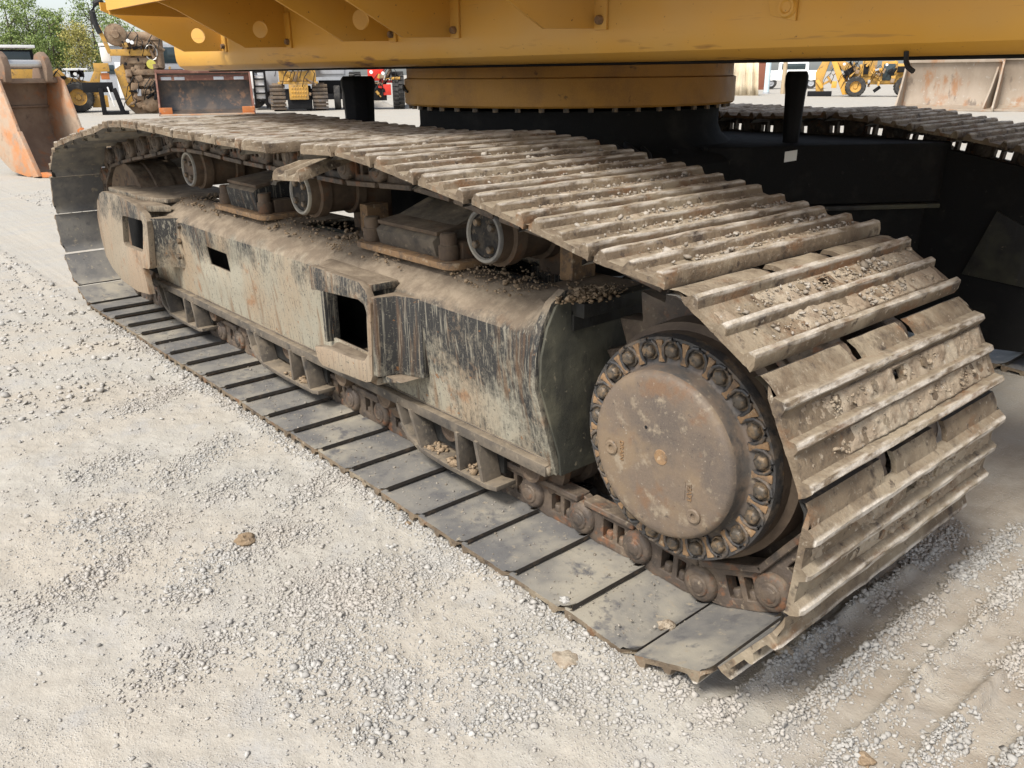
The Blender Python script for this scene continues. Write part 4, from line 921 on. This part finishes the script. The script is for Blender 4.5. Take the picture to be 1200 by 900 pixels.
m = MB(); m.tube([(.38+.2*math.cos(R(a)), -.6, 2.12+.26*math.sin(R(a))) for a in range(-150, 160, 18)], .018, 6); m.build('wire_ring', 'chrome', t)
bx(t, 'mirror', 'white', (-1.15, -.2, 2.05), (.34, .1, .5), bevel=.08)

hydraulics(t, 2, ((-.6, .6), (-.62, -.5), (.3, 2.5)), 9)
for k in range(26): bx(t, 'mud_lump', 'mud', (random.uniform(-.6, .7), random.uniform(-.46, -.3), random.uniform(.1, 2.7)), (random.uniform(.12, .4), .16, random.uniform(.08, .3)), rot=(random.uniform(-.2, .2), random.uniform(-.5, .5), 0), bevel=.04)
# -- loader buckets
def loader_bucket(name, x, y, w, h, d, mats, label, extra, slots=False, wear=None, group=None):
    t = thing(name, x, y, label, 'bucket', extra, group)
    pf = [(-d,.0),(-d*.2,.02),(d*.12,.12),(d*.26,h*.36),(d*.24,h*.66),(d*.02,h),(-.04+d*.02,h),(d*.17,h*.64),(d*.19,h*.36),(d*.06,.17),(-d*.2,.08),(-d,.05)]
    m = MB(); m.prism(pf, -w/2, w/2, YZ); m.build('shell', mats[0], t)
    for sx in (-w/2, w/2):
        m = MB(); m.prism([(-d,.0),(-d*.2,.0),(d*.12,.10),(d*.28,h*.36),(d*.26,h*.66),(d*.04,h+.02),(-.10,h),(-d*.55,h*.45),(-d,.12)], sx-.03, sx+.03, YZ); m.build('side_plate', mats[1], t, bevel=.008)
        if wear: bx(t, 'corner_plate', wear, (sx-(.20 if sx > 0 else -.20), -d*.98, .14), (.42, .03, .28), rot=(R(10), 0, 0))
    bx(t, 'top_edge', mats[1], (0, -.02, h+.03), (w+.06, .12, .12)); bx(t, 'cutting_edge', mats[2], (0, -d, .03), (w, .10, .06))
    if slots:
        bx(t, 'spill_guard', 'redrust', (0, d*.03, h*.90), (w*.98, .04, h*.18))
        for sx in (-.40,-.26,.16,.38): bx(t, 'slot', 'grey', (sx*w, d*.03-.026, h*.86), (w*.11, .012, h*.075))
    return t
loader_bucket('loader_bucket', -26.1, 11.25, 3.15, 1.42, 1.0, ('darksteel', 'redrust', 'bucket_out'), 'black wide loader bucket with red rim and orange corners beyond the track', 0, True, 'orange')
loader_bucket('loader_bucket', -7.9, 29.9, 2.95, 1.55, 1.1, ('tansteel', 'tansteel', 'tansteel'), 'worn tan loader bucket at the right behind the far track', -8)
loader_bucket('loader_bucket', -5.35, 30.6, 2.6, 1.6, 1.1, ('tansteel', 'tansteel', 'tansteel'), 'grey tan loader bucket cut off by the right edge of the picture', -14)

# -- grey and white machines behind the black bucket
t = thing('flatbed_truck', -31.5, 13.3, 'grey truck with dark cab windows and a red panel behind the black loader bucket', 'truck')
bx(t, 'chassis', 'plain_black', (0, .5, .75), (5.2, 1.6, .3)); cab = bx(t, 'cab', 'grey', (-1.3, .2, 1.75), (1.5, 1.8, 1.6), bevel=.06); bx(cab, 'window', 'glass', (-1.25, -.71, 2.1), (1.2, .02, .6))
bx(t, 'grille', 'plain_black', (-1.2, -.72, 1.42), (1.1, .03, .3)); bx(t, 'bed', 'grey', (.9, .5, 1.35), (2.9, 1.7, .75)); bx(t, 'red_panel', 'red', (-.30, -.55, 1.95), (.42, .1, 1.0), rot=(0, .18, 0)); bx(t, 'post', 'white', (.1, -.6, 1.7), (.12, .12, 1.1)); bx(t, 'tool_box', 'dullyellow', (.55, -.45, 1.85), (.5, .3, .35)); bx(t, 'tool_box', 'paleblue', (1.5, -.45, 1.85), (.8, .3, .3)); bx(t, 'hose_reel', 'plain_black', (1.05, -.45, 1.82), (.35, .3, .4))
for x in (-1.6, 1.2, 2.1): wheel(t, x, -.3, .45, .45, .3, 'grey', 0)
hydraulics(t, 5, ((-1.9, 2.2), (-.8, -.72), (1.1, 2.2)), 6)
t = thing('forklift', -28.9, 14.55, 'white forklift with black mast rungs left of the yellow bulldozer', 'forklift')
bx(t, 'body', 'white', (-.05, .4, .85), (.7, 1.6, .9), bevel=.06); bx(t, 'counterweight', 'grey', (.45, .9, 1.1), (.8, .8, 1.5))
for x in (-.12, .32): bx(t, 'mast_rail', 'plain_black', (x, -.45, 1.15), (.09, .12, 2.2))
for k in range(7): bx(t, 'rung', 'plain_black', (.10, -.45, .35+.27*k), (.40, .06, .06))
bx(t, 'lamp_panel', 'white', (-.25, -.5, 1.15), (.22, .08, .7)); wheel(t, -.3, -.2, .36, .36, .25, 'white', 0); wheel(t, .55, -.2, .36, .36, .25, 'white', 0)

# -- bulldozer from behind
t = thing('bulldozer', -26.15, 14.95, 'yellow bulldozer seen end on between its two rusty tracks', 'bulldozer')
bx(t, 'body', 'yellow', (.0, .9, 1.45), (1.36, 2.2, .85), bevel=.03); bx(t, 'rear_panel', 'dullyellow', (0, -.22, 1.42), (1.38, .08, .66)); bx(t, 'name_plate', 'white', (-.02, -.27, 1.60), (.62, .02, .30), bevel=.003)
pn = bx(t, 'radiator_guard', 'dullyellow', (0, -.25, .70), (.72, .10, .56), bevel=.02)
for i_ in range(3):
    for j_ in range(6): bx(pn, 'guard_bolt', 'yellow', (-.25+.1*j_, -.31, .56+.14*i_), (.045, .03, .045), bevel=.006)
bx(t, 'draw_bar', 'plain_black', (0, -.05, .26), (.9, .3, .38)); bx(t, 'belt_bar', 'dullyellow', (0, -.24, 1.03), (1.5, .12, .09))
for sx in (-.80, .80):
    m = MB(); m.prism([(-.10,.35),(.05,.06),(.4,.0),(2.4,.0),(2.8,.4),(2.4,.95),(.4,1.02),(.05,.78)], sx-.20, sx+.20, YZ); ck = m.build('track_belt', 'roller', t)
    for k in range(7): bx(ck, 'pad', 'cover', (sx, -.10+.03*abs(k-3)**1.3, .10+.135*k), (.58, .07, .10), rot=(R(18*(k-3)/3), 0, 0), bevel=.01)

hydraulics(t, 3, ((-.55, .55), (-.34, -.28), (.5, 1.75)), 4)
# -- truck with twin tyres, red tractor
t = thing('grey_truck', -25.9, 16.5, 'grey truck with twin rear tyres right of the yellow bulldozer', 'truck')
bx(t, 'body', 'grey', (-.1, .9, 1.65), (1.5, 2.0, .85)); bx(t, 'tail_plate', 'grey', (-.15, -.12, 1.58), (.95, .05, .5)); bx(t, 'warning_label', 'tagyellow', (.1, -.15, 1.62), (.16, .01, .14), bevel=.002); bx(t, 'axle', 'plain_black', (-.05, .3, .85), (1.3, .4, .5))
for x in (-.02, .30, -.85, -1.15): wheel(t, x, .1, .46, .46, .26, 'grey', 0, 'x')
t = thing('tractor', -24.5, 17.95, 'red tractor with a tall chevron tyre near the slewing ring', 'tractor')
bx(t, 'hood', 'red', (-.45, .7, 1.35), (.6, 1.4, .55), bevel=.05); bx(t, 'lift_arm', 'red', (-.2, -.1, 1.25), (.16, .3, .9), rot=(0, .2, 0)); bx(t, 'fender', 'red', (.0, .1, 1.05), (.55, .5, .10)); bx(t, 'hitch', 'red', (-.02, -.2, .75), (.3, .3, .4)); bx(t, 'transmission', 'plain_black', (-.45, .4, .70), (.8, 1.2, .7)); bx(t, 'tail_box', 'plain_black', (.25, -.2, 1.35), (.3, .1, .1))
wheel(t, .42, .3, .70, .70, .46, 'grey', 26, 'x'); wheel(t, -1.25, .3, .70, .70, .46, 'grey', 26, 'x'); wheel(t, -.85, 1.9, .42, .42, .28, 'red', 16, 'x')
hydraulics(t, 6, ((-.8, .2), (-.3, -.2), (.5, 1.4)), 5)
def mound(name, x, y, r, h, label):
    m = MB(); n1, n2 = 14, 28; vs = [(0, 0, h)]; fs = []
    for i_ in range(1, n1+1):
        for k in range(n2):
            a = 2*math.pi*k/n2; q = i_/n1; rr = r*q*(1+.2*math.sin(3*a)); z = h*(1-q)**1.1*(1+.35*random.uniform(-1, 1))-(.03 if q == 1 else 0); vs.append((rr*math.cos(a), rr*math.sin(a)*.7, z))
    for k in range(n2): fs.append((0, 1+k, 1+(k+1) % n2))
    for i_ in range(n1-1):
        for k in range(n2): fs.append((1+i_*n2+k, 1+(i_+1)*n2+k, 1+(i_+1)*n2+(k+1) % n2, 1+i_*n2+(k+1) % n2))
    m.add(vs, fs); o = m.build(name, 'ground', None); o.location = (x, y, float(H(x, y))); tag(o, label, 'gravel pile')
mound('gravel_pile', -28.1, 19.4, 1.1, .5, 'low pale gravel pile left of the red tractor tyre'); mound('gravel_pile', -24.5, 19.6, 1.4, .35, 'low pale gravel pile right of the red tractor tyre')

# -- right-hand background
t = thing('tarp_cover', -24.0, 41.3, 'beige canvas tarp hanging in folds just right of the slewing ring', 'tarp')
m = MB(); vs = []; nn = 26
for i_ in range(nn):
    u = i_/(nn-1)
    for zz in (0, .6, 1.2, 1.9): vs.append((-.9+1.6*u+.12*(1.9-zz)*(u-.4), .10*math.sin(u*23)+.05*math.sin(u*51+zz), zz))
f = [(i_*4+k, (i_+1)*4+k, (i_+1)*4+k+1, i_*4+k+1) for i_ in range(nn-1) for k in range(3)]
m.add(vs, f); o = m.build('cloth', 'canvas', t); md = o.modifiers.new('thickness', 'SOLIDIFY'); md.thickness = .02
bx(t, 'pallet_load', 'wood', (-.1, .7, .85), (1.3, .9, 1.6))
t = thing('shipping_crate', -32.6, 56.0, 'dark brown crate between the tarp and the white pickup', 'crate'); bx(t, 'box', 'brownbox', (-.2, 0, .9), (1.3, 1.2, 1.9)); bx(t, 'lid', 'brownbox', (-.2, 0, 1.9), (1.36, 1.26, .1))
t = thing('pickup_truck', -32.6, 59.5, 'white pickup truck parked behind the black post on the right', 'pickup')
bx(t, 'body', 'white', (.2, 0, .95), (4.6, 1.8, .75), bevel=.1); cab = bx(t, 'cab', 'white', (.4, 0, 1.55), (2.2, 1.6, .75), bevel=.15); bx(cab, 'window', 'glass', (.4, -.81, 1.6), (1.7, .02, .42)); bx(t, 'bumper', 'grey', (2.55, 0, .6), (.2, 1.7, .25))
for x in (-1.15, 1.75): wheel(t, x, -.75, .42, .42, .28, 'grey', 0); wheel(t, x, .75, .42, .42, .28, 'grey', 0)
t = thing('pale_post', -24.9, 45.2, 'pale blue pipe post standing in front of the white pickup', 'post'); m = MB(); m.lathe([(.16,0),(.16,1.9),(.12,1.95)], (-.12, 0, 0), 'z', 14); m.build('pipe', 'paleblue', t); m = MB(); m.lathe([(.22,0),(.2,.12)], (-.12, 0, 0), 'z', 14); m.build('footing', 'grey', t)
t = thing('wooden_post', -24.5, 45.6, 'weathered wooden post beside the pale blue pipe', 'post'); m = MB(); m.lathe([(.14,0),(.12,1.95)], (.28, 0, 0), 'z', 10); m.build('pole', 'wood', t); bx(t, 'brace', 'wood', (.28, -.16, .3), (.1, .06, .6))
t = thing('backhoe', -17.8, 42.9, 'yellow backhoe tractor with folded arm seen under the upper frame at right', 'backhoe')
m = MB(); m.prism([(-2.3,.2),(-1.9,.2),(-2.0,.8),(-1.75,1.75),(-2.05,1.9),(-2.4,1.2)], -.2, .2, XZ); m.build('bucket_arm', 'dullyellow', t, bevel=.03)
m = MB(); m.prism([(-1.7,1.8),(-1.45,1.85),(-.55,.12),(-.95,.1)], -.45, -.2, XZ); m.build('dipper_arm', 'yellow', t, bevel=.03)
m = MB(); m.prism([(-1.5,1.55),(-1.4,1.9),(.3,1.2),(.4,.75),(.1,.7)], -.2, .15, XZ); m.build('boom', 'dullyellow', t, bevel=.03)
bx(t, 'main_frame', 'dullyellow', (.7, .3, .85), (2.2, .9, .5)); bx(t, 'engine_hood', 'yellow', (1.9, .3, 1.2), (1.4, .9, .8), bevel=.04); bx(t, 'control_tower', 'dullyellow', (.2, .1, 1.45), (.7, .7, .9)); bx(t, 'valve_block', 'plain_black', (.05, -.3, 1.35), (.25, .1, .5)); bx(t, 'operator_panel', 'glass', (1.15, -.2, 1.2), (.55, .05, .8)); bx(t, 'panel_frame', 'dullyellow', (1.15, -.16, 1.2), (.75, .05, 1.05)); bx(t, 'exhaust', 'plain_black', (2.3, .1, 1.75), (.5, .3, .4))
for x in (-.35, 2.0): wheel(t, x, -.5, .50, .50, .4, 'dullyellow', 20); wheel(t, x, .9, .50, .50, .4, 'dullyellow', 20)
bx(t, 'stabiliser', 'plain_black', (-2.1, 0, .15), (1.2, .6, .25))

hydraulics(t, 4, ((-1.7, 2.3), (-.5, -.3), (.5, 1.6)), 16)
for k in range(22): bx(t, 'panel', random.choice(('dullyellow', 'yellow', 'dullyellow', 'plain_black')), (random.uniform(-2.3, 2.7), random.uniform(-.36, .1), random.uniform(.35, 1.75)), (random.uniform(.1, .5), .15, random.uniform(.1, .4)), rot=(0, random.choice((0, 0, .5, -.5, .9)), 0), bevel=.015)
# -- shed, fence
t = thing('storage_shed', -50, 14.6, 'small grey shed with pale roof edge in front of the trees', 'shed'); bx(t, 'wall', 'grey', (1.15, 1, 1.5), (1.6, 2, 3.0)); bx(t, 'roof', 'white', (1.15, 1, 3.06), (1.8, 2.3, .14)); bx(t, 'door', 'white', (1.3, -.02, 1.1), (.7, .05, 2.0)); bx(t, 'window', 'glass', (.68, -.02, 1.7), (.4, .04, .5))
t = thing('yard_fence', -62, 14.5, 'low grey panel fence along the foot of the trees', 'fence')
for k in range(12): bx(t, 'panel', 'fence', (-9+1.9*k, 0, .85), (1.8, .06, 1.6))
for k in range(13): bx(t, 'post', 'fence', (-9.95+1.9*k, 0, .95), (.10, .12, 1.9))
t = thing('office_trailer', -40.5, 20.6, 'long pale grey trailer far behind the bulldozer and truck', 'trailer'); bx(t, 'wall', 'grey', (0, 1.2, 1.9), (8.6, 2.4, 2.6)); bx(t, 'roof', 'white', (0, 1.2, 3.25), (8.9, 2.7, .14))
for k in range(4): bx(t, 'window', 'glass', (-3.2+2.1*k, -.02, 2.2), (1.1, .04, .8))
bx(t, 'skirt', 'plain_black', (0, 1.2, .3), (8.3, 2.2, .6))

# -- trees beyond the fence
def tree(x, y, h, w, mat, label, seed):
    rg = random.Random(seed); t = tag(empty('tree', (x, y, -.02)), label, 'tree', 'trees beyond the fence')
    m = MB(); m.tube([(0,0,0),(.05,.0,h*.3),(-.05,.05,h*.6),(.0,.0,h*.93)], [h*.022,h*.017,h*.011,h*.004], 8)
    ends = []
    for k in range(11):
        a = rg.uniform(0, 6.28); z0 = h*rg.uniform(.25, .8); L = w*.5*rg.uniform(.5, 1)*(1.15-z0/h*.7)
        e_ = (L*math.cos(a), L*math.sin(a), z0+h*rg.uniform(.06, .16)); ends.append(e_)
        m.tube([(0,0,z0),(e_[0]*.5,e_[1]*.5,z0+(e_[2]-z0)*.35),e_], [h*.008,h*.006,h*.003], 5)
    m.build('trunk', 'bark', t)
    cl = ends + [(rg.gauss(0, w*.13), rg.gauss(0, w*.13), h*rg.uniform(.5, .98)) for _ in range(9)] + [(rg.gauss(0, w*.2), rg.gauss(0, w*.2), h*rg.uniform(.16, .6)) for _ in range(10)]
    v = []; f = []
    for c in cl:
        rr = w*rg.uniform(.12, .2)
        for _ in range(135):
            p = Vector((rg.gauss(0, 1), rg.gauss(0, 1), rg.gauss(0, .8)))*rr*.62 + Vector(c)
            if p.z > h*1.02 or p.z < .3: continue
            sz = rg.uniform(.05, .11); a = Vector((rg.gauss(0, 1), rg.gauss(0, 1), rg.gauss(0, 1))).normalized(); b = a.orthogonal().normalized(); b.rotate(Matrix.Rotation(rg.uniform(0, 6.28), 3, a)); n3 = a.cross(b)
            k = len(v); v += [p-a*sz, p+b*sz*.6+n3*sz*.15, p+a*sz, p-b*sz*.6+n3*sz*.15]; f.append((k, k+1, k+2, k+3))
    me = bpy.data.meshes.new('crown'); me.from_pydata([tuple(p) for p in v], [], f); me.materials.append(M[mat]); put('crown', me, t)
TREES = [(-73.6,12.6,6.0,3.8,'leaf','green tree at the left edge of the picture'),(-72.9,15.2,7.0,3.4,'leaf','tall green tree above the beacon of the cab'),(-74.2,16.9,7.2,3.2,'leaf','tall green tree straight above the cab roof'),(-72.6,18.0,6.2,3.2,'leaf','round green tree between the tall trees and the yellowing one'),(-76,19.3,6.6,2.0,'leaf','thin airy tree left behind the yellowing tree'),(-71.2,19.6,5.2,3.4,'leafy','yellowing bushy tree beside the grey shed'),(-74,21.6,7.4,3.6,'leaf','tall dark green tree behind the grey shed'),(-71,22.9,6.0,3.4,'leaf','green tree behind the muddy attachment'),(-77,14.0,5.2,4.2,'leaf','low green tree behind the beacon'),(-77,18.2,5.0,4.4,'leaf','low green tree behind the cab')]
for k, (x, y, h, w, mt, lb) in enumerate(TREES): tree(x, y, h*1.02, w*1.05, mt, lb, 100+k)
m = MB(); m.tube([(-75, 8, 9.6), (-70, 14, 8.9), (-66, 20, 8.6), (-62, 27, 8.7), (-58, 34, 9.2)], .02, 6); o = m.build('overhead_cable', 'hose'); tag(o, 'thin overhead cable crossing the sky above the trees', 'cable')
